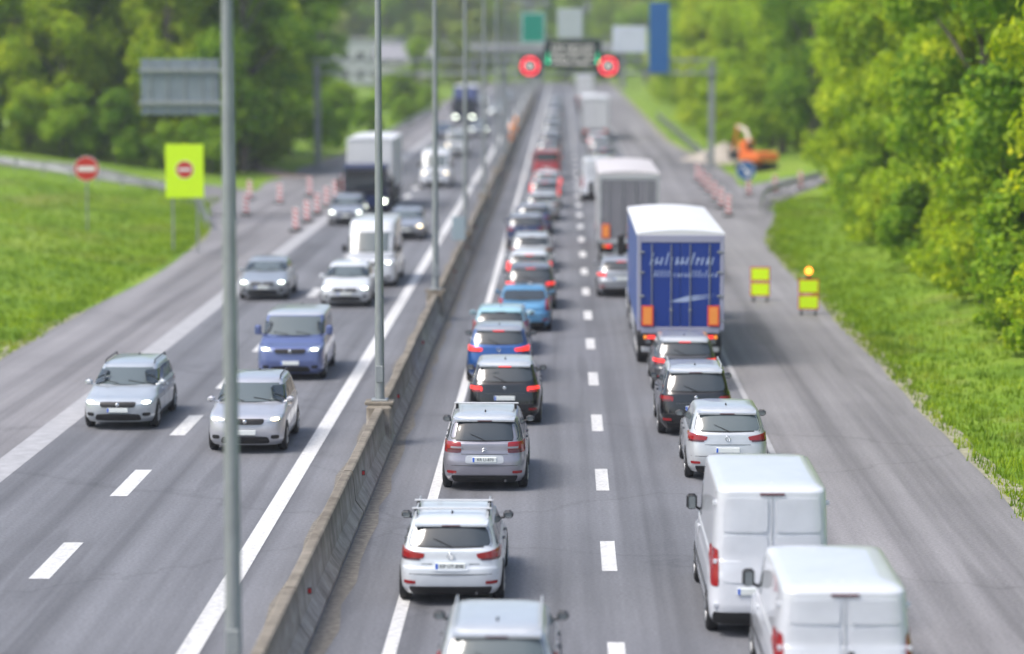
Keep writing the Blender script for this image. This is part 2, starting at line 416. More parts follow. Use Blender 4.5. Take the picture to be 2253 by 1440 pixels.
# ------------------------------------------------------------------ car shells
class Shell:
    def __init__(s, rows, n=8., br=.05, bf=.14):
        s.n, s.br, s.bf = n, br, bf
        c = [Vector(r) for r in rows]; c = [c[0]*2 - c[1]] + c + [c[-1]*2 - c[-2]]
        d = []
        for i in range(1, len(c) - 2):
            a, b_, e, f = c[i-1], c[i], c[i+1], c[i+2]
            for j in range(4):
                t = j / 4
                m1 = (e - a) * .5; m2 = (f - b_) * .5
                # limit overshoot
                v = b_*(2*t**3-3*t*t+1) + m1*(t**3-2*t*t+t)*.7 + e*(-2*t**3+3*t*t) + m2*(t**3-t*t)*.7
                d.append(v)
        d.append(c[-2].copy()); s.rows = [d[0]]
        for v in d[1:]:
            if v[0] > s.rows[-1][0] + 1e-4: s.rows.append(v)
    def at(s, z):
        r = s.rows
        if z <= r[0][0]: return r[0][1:]
        for i in range(1, len(r)):
            if z <= r[i][0]:
                t = (z - r[i-1][0]) / (r[i][0] - r[i-1][0]); v = r[i-1].lerp(r[i], t); return v[1:]
        return r[-1][1:]
    def end(s, x, z, sg):
        yr, yf, w = s.at(z); t = min(abs(x) / w, .998); q = (1 - t**s.n) ** (1/s.n); yc = (yr+yf)/2; L = (yf-yr)/2
        bow = s.br if sg < 0 else s.bf
        return Vector((x, yc + sg * (L*q - bow*t*t*q**4), z))
    def side(s, y, z, sg):
        yr, yf, w = s.at(z); yc = (yr+yf)/2; L = (yf-yr)/2; t = min(abs(y-yc)/L, .995)
        return Vector((sg * w * (1 - t**s.n) ** (1/s.n), y, z))
    def pt(s, mode, a, z, off):
        f = {'rear': lambda a, z: s.end(a, z, -1), 'front': lambda a, z: s.end(a, z, 1), 'left': lambda a, z: s.side(a, z, -1), 'right': lambda a, z: s.side(a, z, 1)}[mode]
        e = .004; p = f(a, z); u = f(a+e, z) - f(a-e, z); v = f(a, z+e) - f(a, z-e)
        n_ = u.cross(v)
        n_.normalize()
        ref = {'rear': Vector((0, -1, .2)), 'front': Vector((0, 1, .2)), 'left': Vector((-1, 0, .2)), 'right': Vector((1, 0, .2))}[mode]
        if n_.dot(ref) < 0: n_ = -n_
        return p + n_ * off
    def ring(s, row, N_=56):
        z, yr, yf, w = row; yc = (yr+yf)/2; L = (yf-yr)/2; out = []
        for k in range(N_):
            a = 2*math.pi*(k+.5)/N_; c, q = math.cos(a), math.sin(a)
            cx = math.copysign(abs(c)**(2/s.n), c); qy = math.copysign(abs(q)**(2/s.n), q)
            bow = s.br if q < 0 else s.bf
            out.append((cx*w, yc + L*qy - math.copysign(bow*cx*cx*abs(qy)**4, q), z))
        return out
    def mesh(s, z0, z1, cap_top, cap_bot, N_=56):
        b = MB(); rs = [r for r in s.rows if z0 - 1e-6 <= r[0] <= z1 + 1e-6]
        vs = [p for r in rs for p in s.ring(r, N_)]
        fs = [(i*N_+k, i*N_+(k+1) % N_, (i+1)*N_+(k+1) % N_, (i+1)*N_+k) for i in range(len(rs)-1) for k in range(N_)]
        if cap_top:
            c = s.ring(rs[-1], N_); m_ = (0, sum(p[1] for p in c)/N_, rs[-1][0] + .004); vs.append(m_)
            fs += [((len(rs)-1)*N_+k, (len(rs)-1)*N_+(k+1) % N_, len(vs)-1) for k in range(N_)]
        b.add(vs, fs, 0, True)
        if cap_bot: b.add(s.ring(rs[0], N_), [tuple(range(N_-1, -1, -1))])
        return b
    def patch(s, b, mode, quad, off=.006, nu=10, nv=6, rnd=.0, mi=0, skirt=.02):
        """quad: corners (a,z) bottom-left, bottom-right, top-right, top-left"""
        q = [Vector(p) for p in quad]; vs = []
        for j in range(nv+1):
            for i in range(nu+1):
                u, v = i/nu, j/nv
                if rnd:
                    U, V = 2*u-1, 2*v-1; u = .5+.5*U*(1-rnd*abs(V)**5); v = .5+.5*V*(1-rnd*abs(U)**5)
                p = (q[0]*(1-u)+q[1]*u)*(1-v) + (q[3]*(1-u)+q[2]*u)*v
                vs.append(s.pt(mode, p.x, p.y, off))
        W_ = nu+1
        fs = [(j*W_+i, j*W_+i+1, (j+1)*W_+i+1, (j+1)*W_+i) for j in range(nv) for i in range(nu)]
        if mode in ('left', 'front'): fs = [f[::-1] for f in fs]
        bd = [i for i in range(nu)] + [j*W_+nu for j in range(nv)] + [nv*W_+i for i in range(nu, 0, -1)] + [j*W_ for j in range(nv, 0, -1)]
        o = len(vs); cen = Vector((0, 0, 0))
        for i in bd: cen += vs[i]
        cen /= len(bd)
        ax = {'rear': Vector((0, 1, 0)), 'front': Vector((0, -1, 0)), 'left': Vector((1, 0, 0)), 'right': Vector((-1, 0, 0))}[mode]
        for i in bd: vs.append(vs[i] + ax*skirt)
        nb = len(bd)
        fs += [(bd[i], o+i, o+(i+1) % nb, bd[(i+1) % nb]) for i in range(nb)]
        if mode in ('left', 'front'): fs[-nb:] = [f[::-1] for f in fs[-nb:]]
        b.add(vs, fs[:nu*nv], mi, True); b.add(vs, fs[nu*nv:], mi, False)
        return b
    def disc(s, b, mode, cy, cz, r, off=.004, zmin=.2, mi=0):
        vs = []; n_ = 24
        for rr in (0.0, .5, .85, 1.0):
            for k in range(n_):
                a = 2*math.pi*k/n_; z = max(zmin, cz + r*rr*math.sin(a)); vs.append(s.pt(mode, cy + r*rr*math.cos(a), z, off))
        for k in range(n_): vs.append(vs[3*n_+k] + Vector((.03 if mode == 'left' else -.03, 0, 0)))
        fs = [(i*n_+k, i*n_+(k+1) % n_, (i+1)*n_+(k+1) % n_, (i+1)*n_+k) for i in range(4) for k in range(n_)]
        b.add(vs, fs, mi, True)

def shell_rows(L, H, Wd, zb, zh, a1, a2, r2, deck=0., Wr=None, rb=.0):
    Wr = Wr or Wd - .2
    Hs = H - .11; rows = [(.20, .16, L-.16, Wd-.07), (.32, .035, L-.04, Wd-.015), (.52, 0, L, Wd), (.66, .01, L-.01, Wd),
        (zh-.08, .035+rb, L-.05, Wd-.008), (zh, .05+rb, L-.2, Wd-.018), (zh+.05, .06+rb, L-.5, Wd-.03),
        (zb-.035, .075+rb+deck*.25, L-a1+.22, Wd-.05), (zb, .10+rb+deck, L-a1, Wd-.07)]
    for t in (.33, .67, 1.0):
        rows.append((zb+(Hs-zb)*t, .10+rb+deck+(r2-.1-rb-deck)*t**1.15, L-a1-(a2-a1)*t, Wd-.07+(Wr-Wd+.07)*t**1.1))
    rows += [(H-.055, r2+.07, L-a2-.13, Wr-.05), (H-.02, r2+.22, L-a2-.36, Wr-.14), (H-.006, r2+.45, L-a2-.7, Wr-.3), (H, r2+.75, L-a2-1.05, Wr-.46)]
    return rows

KINDS = {
 'hatch': dict(L=4.25, H=1.47, Wd=.895, zb=.99, zh=.78, a1=1.1, a2=1.85, r2=.42),
 'estate': dict(L=4.62, H=1.50, Wd=.90, zb=.99, zh=.78, a1=1.15, a2=1.9, r2=.40),
 'mpv': dict(L=4.60, H=1.64, Wd=.913, zb=1.06, zh=.84, a1=.95, a2=1.8, r2=.36),
 'suv': dict(L=4.35, H=1.60, Wd=.91, zb=1.07, zh=.90, a1=1.15, a2=1.85, r2=.45),
 'sedan': dict(L=4.65, H=1.45, Wd=.90, zb=.99, zh=.77, a1=1.2, a2=2.0, r2=1.25, deck=.42),
 'minivan': dict(L=4.90, H=1.94, Wd=.955, zb=1.18, zh=.98, a1=.80, a2=1.45, r2=.16, Wr=.84),
 'panelvan': dict(L=5.2, H=2.05, Wd=.98, zb=1.2, zh=1.0, a1=.75, a2=1.45, r2=.13, Wr=.89),
 'bigvan': dict(L=5.9, H=2.55, Wd=1.0, zb=1.3, zh=1.05, a1=.70, a2=1.55, r2=.12, Wr=.90),
}
FONT_CACHE = {}
def text_mesh(txt, size, m, parent, loc, rot, name='lettering', shear=0., ext=.0015, ax='CENTER'):
    key = (txt, size, shear, ext)
    if key not in FONT_CACHE:
        cu = bpy.data.curves.new('lettering', 'FONT'); cu.body = txt; cu.size = size; cu.shear = shear; cu.extrude = ext
        cu.align_x = ax; cu.align_y = 'CENTER'; cu.resolution_u = 2
        t = bpy.data.objects.new('tmp', cu); COL.objects.link(t)
        bpy.context.view_layer.update()
        me = bpy.data.meshes.new_from_object(t.evaluated_get(bpy.context.evaluated_depsgraph_get()))
        bpy.data.objects.remove(t); FONT_CACHE[key] = me
    me = FONT_CACHE[key].copy(); me.materials.clear(); me.materials.append(m)
    o = bpy.data.objects.new(name, me); COL.objects.link(o); o.parent = parent; o.location = loc; o.rotation_euler = rot
    return o

def wheel(parent, x, y, r, sg, wd=.2):
    b = MB(); b.lathe_x(x, y, r, [(-sg*wd, .05), (-sg*wd, r-.05), (-sg*wd*.9, r), (-sg*.03, r), (0, r-.03), (sg*.004, r*.72), (-sg*.02, r*.66), (-sg*.06, r*.64), (-sg*.06, .02)], 24)
    w = empty('wheel', (0, 0, 0)); w.parent = parent
    b.build('tyre', M_TYRE, w)
    b = MB(); b.lathe_x(x, y, r, [(-sg*.05, r*.66), (-sg*.012, r*.65), (-sg*.02, r*.58), (-sg*.05, r*.5), (-sg*.05, .02)], 24)
    b.lathe_x(x, y, r, [(-sg*.03, .001), (-sg*.0, .05), (-sg*.03, .06)], 12)
    for k in range(5):
        a = 2*math.pi*k/5 + .3; ca, sa = math.cos(a), math.sin(a)
        b.tube([(x-sg*.012, y+.05*ca, r+.05*sa), (x-sg*.012, y+r*.62*ca, r+r*.62*sa)], [.035, .025], 6)
    b.build('rim', M_RIM, w)
    return w

def plate(parent, S, mode, z, txt, x=0, w=.52, h=.11, name='number_plate'):
    p = S.pt(mode, x, z, .012)
    sg = -1 if mode == 'rear' else 1
    b = MB(); y0, y1 = (p.y-.014, p.y+.03) if sg < 0 else (p.y-.03, p.y+.014)
    b.rbox(x-w/2, x+w/2, y0, y1, z-h/2, z+h/2, .006, 0)
    fy = p.y + sg*.0145
    xb = x - w/2 if sg < 0 else x + w/2 - .05
    b.box(xb+.004, xb+.046, min(fy, fy+sg*.002), max(fy, fy+sg*.002), z-h/2+.006, z+h/2-.006, 1)
    o = b.build(name, [M_PLATE, M_PBLUE], parent)
    if txt:
        text_mesh(txt, h*.80, M_INK, o, (x-sg*.02, fy+sg*.002, z), (math.pi/2, 0, 0 if sg < 0 else math.pi))
    return o

def build_car(kind, name, label, cat, paintm, X, Y, away=True, roof=None, yaw=0., lights='off', plate_txt=None, glass=None, lod=1, group=None,
              mirror=None, rails=False, bars=0, style='bar', fin=True, lower=None, head='off', scale=None):
    K = dict(KINDS[kind]); 
    if scale: K.update(scale)
    L, H, Wd, zb, zh = K['L'], K['H'], K['Wd'], K['zb'], K['zh']
    S = Shell(shell_rows(**K), 12. if 'van' in kind else 8., .03 if 'van' in kind else .05, .10 if 'van' in kind else .16)
    van = kind in ('panelvan', 'bigvan'); mini = kind == 'minivan'
    root = empty(name, (X, Y if away else Y + L, 0), 0 if away else math.pi)
    root.rotation_euler[2] += yaw
    tag(root, label, cat, group)
    zs = H - .115
    zs = min((r[0] for r in S.rows), key=lambda z: abs(z - zs))
    S.mesh(0, zs, False, True).build('body', paintm, root)
    S.mesh(zs, 9, True, False).build('roof', roof or paintm, root)
    G = glass or M_GLASS
    Wr = K.get('Wr') or Wd-.2
    def P(nm, mode, quad, m, off=.006, rnd=.06, parent=root, nu=10, nv=6):
        b = MB(); S.patch(b, mode, quad, off, nu, nv, rnd); return b.build(nm, m, parent)
    wr = .33 if not van else .34
    ya, yb_ = .78, L - .87
    # arches, sills, wheels
    for sd, sg in (('left', -1), ('right', 1)):
        b = MB(); S.disc(b, sd, ya, wr, wr+.055); S.disc(b, sd, yb_, wr, wr+.055); b.build('wheel_arch', M_BLACK, root)
        b = MB(); S.patch(b, sd, [(ya+wr+.06, .21), (yb_-wr-.06, .21), (yb_-wr-.06, .34), (ya+wr+.06, .34)], .008, 8, 2); b.build('side_skirt', M_BLACK, root)
        for yy in (ya, yb_): wheel(root, sg*(Wd+.006), yy, wr, sg)
    # side glass
    z0, z1 = zb+.035, H-.175 if not (van or mini) else min(H-.25, zb+.62)
    def yrear(z): return S.at(z)[0]
    def yfront(z): return S.at(z)[1]
    if van: cols = [(L-K['a1']-1.05, L-K['a1']-.02)]
    else:
        ylo = .38 if kind != 'sedan' else .95
        mid1, mid2 = L*.40, L*.585
        cols = [(ylo, mid1-.035), (mid1+.035, mid2-.04), (mid2+.04, L-K['a1']-.05)]
        if kind in ('mpv', 'estate', 'suv') or mini: cols = [(ylo, L*.25), (L*.25+.07, mid2-.45), (mid2-.38, mid2+.32), (mid2+.39, L-K['a1']-.02)]
    for sd in ('left', 'right'):
        for i, (a, c) in enumerate(cols):
            ta, tc = a, c
            if i == 0 and not van: ta = max(a, yrear(z1)+.22); a2_ = max(a, yrear(z0)+.22)
            else: a2_ = a
            if i == len(cols)-1: tc = yfront(z1)-.14; c2 = min(c, yfront(z0)-.06)
            else: c2 = c
            P('side_window', sd, [(a2_, z0), (c2, z0), (max(tc, ta+.1), z1), (ta, z1)], G, rnd=.05)
        if lod:
            for yy in ([L*.40, L*.585] if not van else [L-K['a1']-1.15]):
                b = MB(); S.patch(b, sd, [(yy-.006, .36), (yy+.006, .36), (yy+.006, zb), (yy-.006, zb)], .0025, 1, 6); b.build('door_seam', M_BLACK, root)
                b = MB(); q = S.side(yy+.17 if yy > L*.3 else yy+.17, zb-.12, -1 if sd == 'left' else 1)
                sg = -1 if sd == 'left' else 1
                b.rbox(min(q.x-.01*sg, q.x+.035*sg), max(q.x-.01*sg, q.x+.035*sg), yy+.06, yy+.24, zb-.14, zb-.11, .008); b.build('door_handle', mirror or paintm, root)
    # windscreen
    zw0, zw1 = zb+.02, H-.135
    wa, wb = S.at(zw0)[2]-.11, S.at(zw1)[2]-.085
    P('windscreen', 'front', [(-wa, zw0), (wa, zw0), (wb, zw1 if not van else min(zw1, zb+.78)), (-wb, zw1 if not van else min(zw1, zb+.78))], M_GLASSL, rnd=.04)
    if van: pass
    # rear glass
    if van:
        b = MB()
        S.patch(b, 'rear', [(-.008, .42), (.008, .42), (.008, H-.16), (-.008, H-.16)], .004, 1, 10); b.build('door_seam', M_LGREY, root)
        zz = zb+.45
        for s in (-1, 1):
            zm = zb+.02+(H-.22-zb)*.40
            P('door_panel', 'rear', [(min(s*.07, s*.80), zm+.03), (max(s*.07, s*.80), zm+.03), (max(s*.07, s*.76), H-.20), (min(s*.07, s*.76), H-.20)], paintm, .014, .05)
            P('door_panel', 'rear', [(min(s*.07, s*.80), .92), (max(s*.07, s*.80), .92), (max(s*.07, s*.79), zm-.03), (min(s*.07, s*.79), zm-.03)], paintm, .010, .05)
            b = MB(); q = S.end(s*.45, H-.25, -1)
            for hz in (.55, zb-.05, H-.32):
                q = S.end(s*(Wd-.13), hz, -1); hb = MB(); hb.rbox(q.x-.05, q.x+.05, q.y-.03, q.y+.03, hz-.035, hz+.035, .008); hb.build('door_hinge', paintm, root)
        q = S.end(.1, 1.05, -1); hb = MB(); hb.rbox(.05, .13, q.y-.045, q.y+.02, .96, 1.12, .01); hb.build('door_handle', M_BLACK, root)
        q = S.end(0, H-.12, -1); hb = MB(); hb.rbox(-.20, .20, q.y-.02, q.y+.06, H-.155, H-.115, .008); hb.build('high_brake_light', M_REDDK, root)
        # roof ribs
        rb = MB()
        for k in range(7 if kind == 'panelvan' else 5):
            x = (-.6 + 1.2*k/(6 if kind == 'panelvan' else 4)); zt = H-.012-.05*abs(x)**2.2
            rb.rbox(x-.035, x+.035, .55, L-K['a2']-.75, zt-.03, zt+.012, .008)
        rb.build('roof_ribs', roof or paintm, root)
        b = MB(); S.patch(b, 'rear', [(-.93, .24), (.93, .24), (.94, .44), (-.94, .44)], .03, 14, 3, .02); b.build('bumper', M_BLACK, root)
        b = MB()
        for sd, sg in (('left', -1), ('right', 1)):
            S.patch(b, sd, [(.5, .62), (L-1.2, .62), (L-1.2, .72), (.5, .72)], .012, 10, 2)
        b.build('rub_strip', M_DGREY, root)
        for s in (-1, 1):
            P('tail_light', 'rear', sorted_quad(s, Wd-.17, Wd-.045, zb-.45, zb+.15), M_RED if lights == 'off' else M_REDON, .01, .08)
        plate(root, S, 'rear', .78, plate_txt, x=-.3)
    else:
        zr0, zr1 = zb+.045, H-.165
        ra, rc = S.at(zr0)[2]-.115, S.at(zr1)[2]-.10
        if style == 'c4': ra, rc = S.at(zr0)[2]-.07, S.at(zr1)[2]-.06
        P('window_surround', 'rear', [(-ra-.035, zr0-.02), (ra+.035, zr0-.02), (rc+.03, zr1+.02), (-rc-.03, zr1+.02)], M_BLACK, .004, .06)
        P('rear_window', 'rear', [(-ra, zr0), (ra, zr0), (rc, zr1), (-rc, zr1)], G, .010, rnd=.06)
        if lod:
            q = S.end(0, zr0+.02, -1); hb = MB(); q2 = S.pt('rear', -.30, zr0+.12, .03); q1 = S.pt('rear', .02, zr0-.01, .025)
            hb.tube([q1, q2], [.008, .005], 6); hb.build('rear_wiper', M_BLACK, root)
        # spoiler + high brake light
        if kind != 'sedan':
            yy = S.end(0, H-.10, -1).y; w2 = S.at(H-.1)[2]-.05
            hb = MB(); hb.add([(-w2, yy+.14, H-.075), (w2, yy+.14, H-.075), (w2*.97, yy-.09, H-.115), (-w2*.97, yy-.09, H-.115),
                               (-w2, yy+.14, H-.10), (w2, yy+.14, H-.10), (w2*.97, yy-.09, H-.15), (-w2*.97, yy-.09, H-.15)],
                              [(0, 3, 2, 1), (4, 5, 6, 7), (3, 7, 6, 2), (0, 1, 5, 4), (1, 2, 6, 5), (0, 4, 7, 3)])
            sp = hb.build('spoiler', roof or paintm, root)
            hb = MB(); hb.rbox(-.16, .16, yy-.098, yy-.08, H-.146, H-.124, .004); hb.build('high_brake_light', M_REDON if lights == 'brake' else M_REDDK, sp)
        zt = zb-.05; rl = M_REDON if lights == 'brake' else M_RED
        for s in (-1, 1):
            if style == 'c4':
                t = P('tail_light', 'rear', sorted_quad(s, .50, .865, zt-.17, zt+.06), rl, .010, .07, nu=14)
                P('lens_strip', 'rear', sorted_quad(s, .47, .72, zt-.075, zt-.035), paintm, .016, .03, parent=t)
                P('lower_lens', 'rear', sorted_quad(s, .51, .80, zt-.165, zt-.085), M_REDDK, .015, .1, parent=t, nu=14)
            elif style == 'vw':
                t = P('tail_light', 'rear', [(s*p, z) if s > 0 else (-p, z) for p, z in ((.47, zt-.10), (.85, zt-.14), (.86, zt+.05), (.44, zt-.02))] if s > 0 else
                      [(-.85, zt-.14), (-.47, zt-.10), (-.44, zt-.02), (-.86, zt+.05)], rl, .010, .05, nu=14)
                P('lower_lens', 'rear', sorted_quad(s, .52, .84, zt-.135, zt-.095), M_REDDK, .014, .05, parent=t, nu=14)
            elif style == 'vert':
                P('tail_light', 'rear', sorted_quad(s, .70, .865, zt-.22, zt+.12), rl, .010, .10, nu=10)
            elif style == 'tall':
                P('tail_light', 'rear', sorted_quad(s, .72, .83, zt-.25, H-.25), rl, .010, .10, nu=10)
            else:
                t = P('tail_light', 'rear', sorted_quad(s, .56, .865, zt-.15, zt-.02), rl, .010, .12, nu=14)
                P('lower_lens', 'rear', sorted_quad(s, .60, .85, zt-.145, zt-.105), M_REDDK, .014, .05, parent=t, nu=14)
            P('reflector', 'rear', sorted_quad(s, .60, .80, .40, .46), M_RED, .012, .1)
        # tailgate seam, lower bumper
        if lod:
            P('bumper_seam', 'rear', [(-.80, .565), (.80, .565), (.80, .578), (-.80, .578)], M_DGREY, .003, 0, nu=16, nv=1)
            P('tailgate_crease', 'rear', [(-.5, zt-.20), (.5, zt-.20), (.5, zt-.19), (-.5, zt-.19)], M_DGREY, .002, 0, nu=12, nv=1)
        P('lower_bumper', 'rear', [(-.66, .205), (.66, .205), (.72, .36), (-.72, .36)], lower or M_BLACK, .012, .03, nu=14)
        pz = .71 if kind != 'sedan' else .69
        if style == 'c4': pz = .70; P('plate_recess', 'rear', [(-.42, pz-.085), (.42, pz-.085), (.40, pz+.095), (-.40, pz+.095)], M_LGREY, .008, .1)
        else: P('plate_recess', 'rear', [(-.33, pz-.08), (.33, pz-.08), (.31, pz+.09), (-.31, pz+.09)], paintm, .005, .1)
        plate(root, S, 'rear', pz, plate_txt)
        ez = zt-.06
        if style == 'c4':
            q = S.pt('rear', 0, ez, .012); e = MB()
            for dz in (0, -.045):
                e.tube([(-.05, q.y, ez+dz-.035), (0, q.y-.006, ez+dz), (.05, q.y, ez+dz-.035)], .010, 6)
            e.build('emblem', M_CHROME, root)
        elif style in ('vw',):
            q = S.pt('rear', 0, ez, .014); e = MB()
            e.tube([(.055*math.cos(2*math.pi*k/20), q.y, ez+.055*math.sin(2*math.pi*k/20)) for k in range(21)], .007, 6, cap=False)
            e.tube([(-.032, q.y, ez+.04), (-.012, q.y, ez-.0), (0, q.y, ez+.025), (.012, q.y, ez), (.032, q.y, ez+.04)], .005, 6)
            e.tube([(-.045, q.y, ez+.02), (-.02, q.y, ez-.04), (0, q.y, ez-.005), (.02, q.y, ez-.04), (.045, q.y, ez+.02)], .005, 6)
            e.build('emblem', M_CHROME if paintm.name != 'x' else M_CHROME, root)
        elif lod:
            q = S.pt('rear', 0, ez, .01); e = MB(); e.lathe_x(0, 0, 0, [(-.006, .001), (-.006, .04), (.002, .045)], 16)
            e.v = [(v[1], q.y+v[0], ez+v[2]) for v in e.v]; e.build('emblem', M_CHROME, root)
    # front
    hl = {'off': M_HEAD, 'on': M_HEADON, 'warm': M_HEADWARM}[head]
    for s in (-1, 1):
        zc = zh-.06
        t = P('headlight', 'front', [( .48, zc-.09), (.84, zc-.05), (.84, zc+.05), (.55, zc+.01)] if s > 0 else [(-.84, zc-.05), (-.48, zc-.09), (-.55, zc+.01), (-.84, zc+.05)], hl if head == 'off' else M_HEAD, .010, .06, nu=12)
        if head != 'off':
            P('lamp', 'front', sorted_quad(s, .60, .78, zc-.055, zc+.0), hl, .02, .25, parent=t)
        P('fog_lamp', 'front', sorted_quad(s, .60, .78, .36, .45), M_BLACK, .010, .15)
    P('grille', 'front', [(-.42, zh-.20), (.42, zh-.20), (.46, zh-.07), (-.46, zh-.07)], M_BLACK, .010, .08)
    P('lower_grille', 'front', [(-.58, .25), (.58, .25), (.54, .42), (-.54, .42)], M_BLACK, .010, .08)
    if not away:
        plate(root, S, 'front', .52, None)
        q = S.pt('front', 0, zh-.13, .018); e = MB(); e.lathe_x(0, 0, 0, [(.006, .001), (.006, .045), (-.002, .05)], 16)
        e.v = [(v[1], q.y+v[0], zh-.13+v[2]) for v in e.v]; e.build('emblem', M_CHROME, root)
    for nm, xa in (('wiper', -.5), ('wiper', .15)):
        q1 = S.pt('front', xa, zb+.03, .02); q2 = S.pt('front', xa+.42, zb+.10, .02)
        e = MB(); e.tube([q1, q2], .009, 5); e.build(nm, M_BLACK, root)
    # mirrors
    ym = L-K['a1']-.28
    for sg in (-1, 1):
        xw = S.side(ym, zb+.02, 1).x
        e = MB(); mh = .145 if not (van or mini) else .28; zc = zb+.07 if not (van or mini) else zb+.16
        x0_, x1_ = (xw+.05, xw+.235) if not (van or mini) else (xw+.06, xw+.25)
        e.rbox(min(sg*x0_, sg*x1_), max(sg*x0_, sg*x1_), ym-.02, ym+.13, zc-mh/2, zc+mh/2, .045)
        e.tube([(sg*(xw-.02), ym+.06, zb+.0), (sg*(xw+.10), ym+.06, zc-mh*.3)], .025, 6)
        o = e.build('mirror', mirror or (M_BLACK if van else paintm), root)
        e = MB(); e.rbox(min(sg*(x0_+.03), sg*(x1_-.03)), max(sg*(x0_+.03), sg*(x1_-.03)), ym-.026, ym-.0205, zc-mh/2+.03, zc+mh/2-.03, .012); e.build('mirror_glass', M_MIRR, o)
    if fin and not van:
        e = MB(); e.add([(-.02, r2y(K)+.42, H-.02), (.02, r2y(K)+.42, H-.02), (.02, r2y(K)+.62, H-.0), (-.02, r2y(K)+.62, H-.0), (0, r2y(K)+.42, H+.05)], [(0, 1, 4), (1, 2, 4), (2, 3, 4), (3, 0, 4), (0, 3, 2, 1)])
        e.build('antenna', M_BLACK, root)
    if rails:
        for sg in (-1, 1):
            e = MB(); xr = sg*(Wr-.075); e.tube([(xr, r2y(K)+.2, H-.06), (xr, r2y(K)+.3, H+.03), (xr, L-K['a2']-.35, H+.03), (xr, L-K['a2']-.2, H-.05)], .016, 6); e.build('roof_rail', M_LGREY if rails == 'silver' else M_BLACK, root)
    for k in range(bars):
        e = MB(); yy = r2y(K)+.45 + k*.85 if bars > 1 else r2y(K)+1.25
        e.rbox(-Wr+.0, Wr-.0, yy-.035, yy+.035, H+.065, H+.095, .012)
        for sg in (-1, 1): e.rbox(min(sg*(Wr-.1), sg*(Wr-.04)), max(sg*(Wr-.1), sg*(Wr-.04)), yy-.04, yy+.04, H-.05, H+.066, .01, 1)
        e.build('roof_bar', [M_LGREY, M_BLACK], root)
    if not van:
        e = MB(); e.tube([(.45, .05, .24), (.45, .30, .24)], .03, 8); e.build('exhaust_pipe', M_DGREY, root)
    return root
def r2y(K): return K['r2']
def sorted_quad(s, a, b, z0, z1):
    lo, hi = sorted((s*a, s*b)); return [(lo, z0), (hi, z0), (hi, z1), (lo, z1)]

# ------------------------------------------------------------------ vehicles, queue in the left lane (driving away)
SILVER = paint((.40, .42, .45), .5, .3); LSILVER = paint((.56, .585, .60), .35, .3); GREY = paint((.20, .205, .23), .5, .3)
LILAC = paint((.30, .295, .335), .45, .3); WHITEP = paint((.62, .65, .68), .0, .3); BLACKP = paint((.006, .0065, .008), .1, .2)
BLUEP = paint((.02, .10, .33), .35, .28); LBLUE = paint((.11, .32, .53), .4, .3); CYAN = paint((.36, .60, .66), .2, .3)
REDP = paint((.42, .035, .04), .2, .3); DBLUE = paint((.02, .035, .10), .3, .25); DGREY = paint((.07, .073, .08), .4, .3)
MBLUE = paint((.10, .14, .30), .4, .3); BEIGE = paint((.42, .38, .33), .3, .35); WINE = paint((.16, .03, .045), .3, .3)
QG = 'cars queuing in the left lane'
def QY(d): return YD(d)
def qcar(kind, name, label, pm, X, d, **k):
    return build_car(kind, name, label, {'minivan': 'van', 'panelvan': 'van', 'bigvan': 'van'}.get(kind, 'car'), pm, X, YD(d), True, **k)
qcar('estate', 'estate_car', 'silver estate car cut off by the bottom edge, only roof and rear window in view', LSILVER, -.93, 38.8, style='vert', rails='silver', mirror=M_DGREY, glass=M_GLASSL)
qcar('estate', 'estate_car', 'white estate car with two roof bars, straddling the solid white line', paint((.62, .66, .69), .1, .3), -1.93, 47.6, style='vw', bars=2, rails='silver', plate_txt='KP UT-898', mirror=M_DGREY)
qcar('mpv', 'people_carrier', 'silver grey people carrier with a single roof bar and double chevron badge', LILAC, -1.69, 59.6, style='c4', bars=1, plate_txt='KR LI-870', mirror=M_DGREY, roof=LSILVER)
qcar('suv', 'crossover_car', 'black crossover with a silver roof and glowing tail lights, ahead of the people carrier', BLACKP, -1.47, 69.6, style='bar', lights='brake', roof=LSILVER, mirror=M_DGREY)
qcar('suv', 'crossover_car', 'deep blue crossover with a silver roof, left lane of the queue', BLUEP, -1.82, 78.0, style='vw', roof=SILVER, lights='brake', mirror=M_DGREY)
qcar('hatch', 'hatchback', 'pale turquoise hatchback between two blue cars in the queue', CYAN, -1.92, 84.6, style='vert', roof=CYAN)
qcar('sedan', 'saloon_car', 'mid blue saloon car with red tail lights, right of and beyond the pale hatchback', LBLUE, -1.30, 91.4, style='vert')
qcar('suv', 'crossover_car', 'dark grey crossover with bright brake lights, just beyond the blue saloon', DGREY, -1.18, 98.8, lights='brake', roof=GREY, style='bar')
qcar('hatch', 'hatchback', 'white hatchback with lit brake lights in the middle of the queue', WHITEP, -1.32, 106.5, lights='brake', style='vert')
qcar('estate', 'estate_car', 'silver estate car with roof rails ahead of the white hatchback', LSILVER, -1.33, 115.5, rails='silver', style='bar')
qcar('suv', 'crossover_car', 'black crossover with pale roof close to the white line', DBLUE, -1.72, 126.5, roof=SILVER, style='bar')
qcar('estate', 'estate_car', 'blue grey estate car ahead of the black crossover', MBLUE, -1.45, 135.8, roof=SILVER, style='bar')
qcar('hatch', 'hatchback', 'light silver hatchback in the far queue, ahead of the blue grey estate', LSILVER, -1.12, 145.8, style='bar')
qcar('mpv', 'people_carrier', 'silver people carrier with tall lit brake lights in the far queue', SILVER, -1.05, 156, lights='brake', style='tall')
qcar('hatch', 'hatchback', 'white hatchback with a pinkish wine tailgate just behind the red van', WHITEP, -1.0, 169, lights='brake', style='vert')
qcar('minivan', 'small_van', 'red van in the far part of the left lane queue', REDP, -1.15, 188)
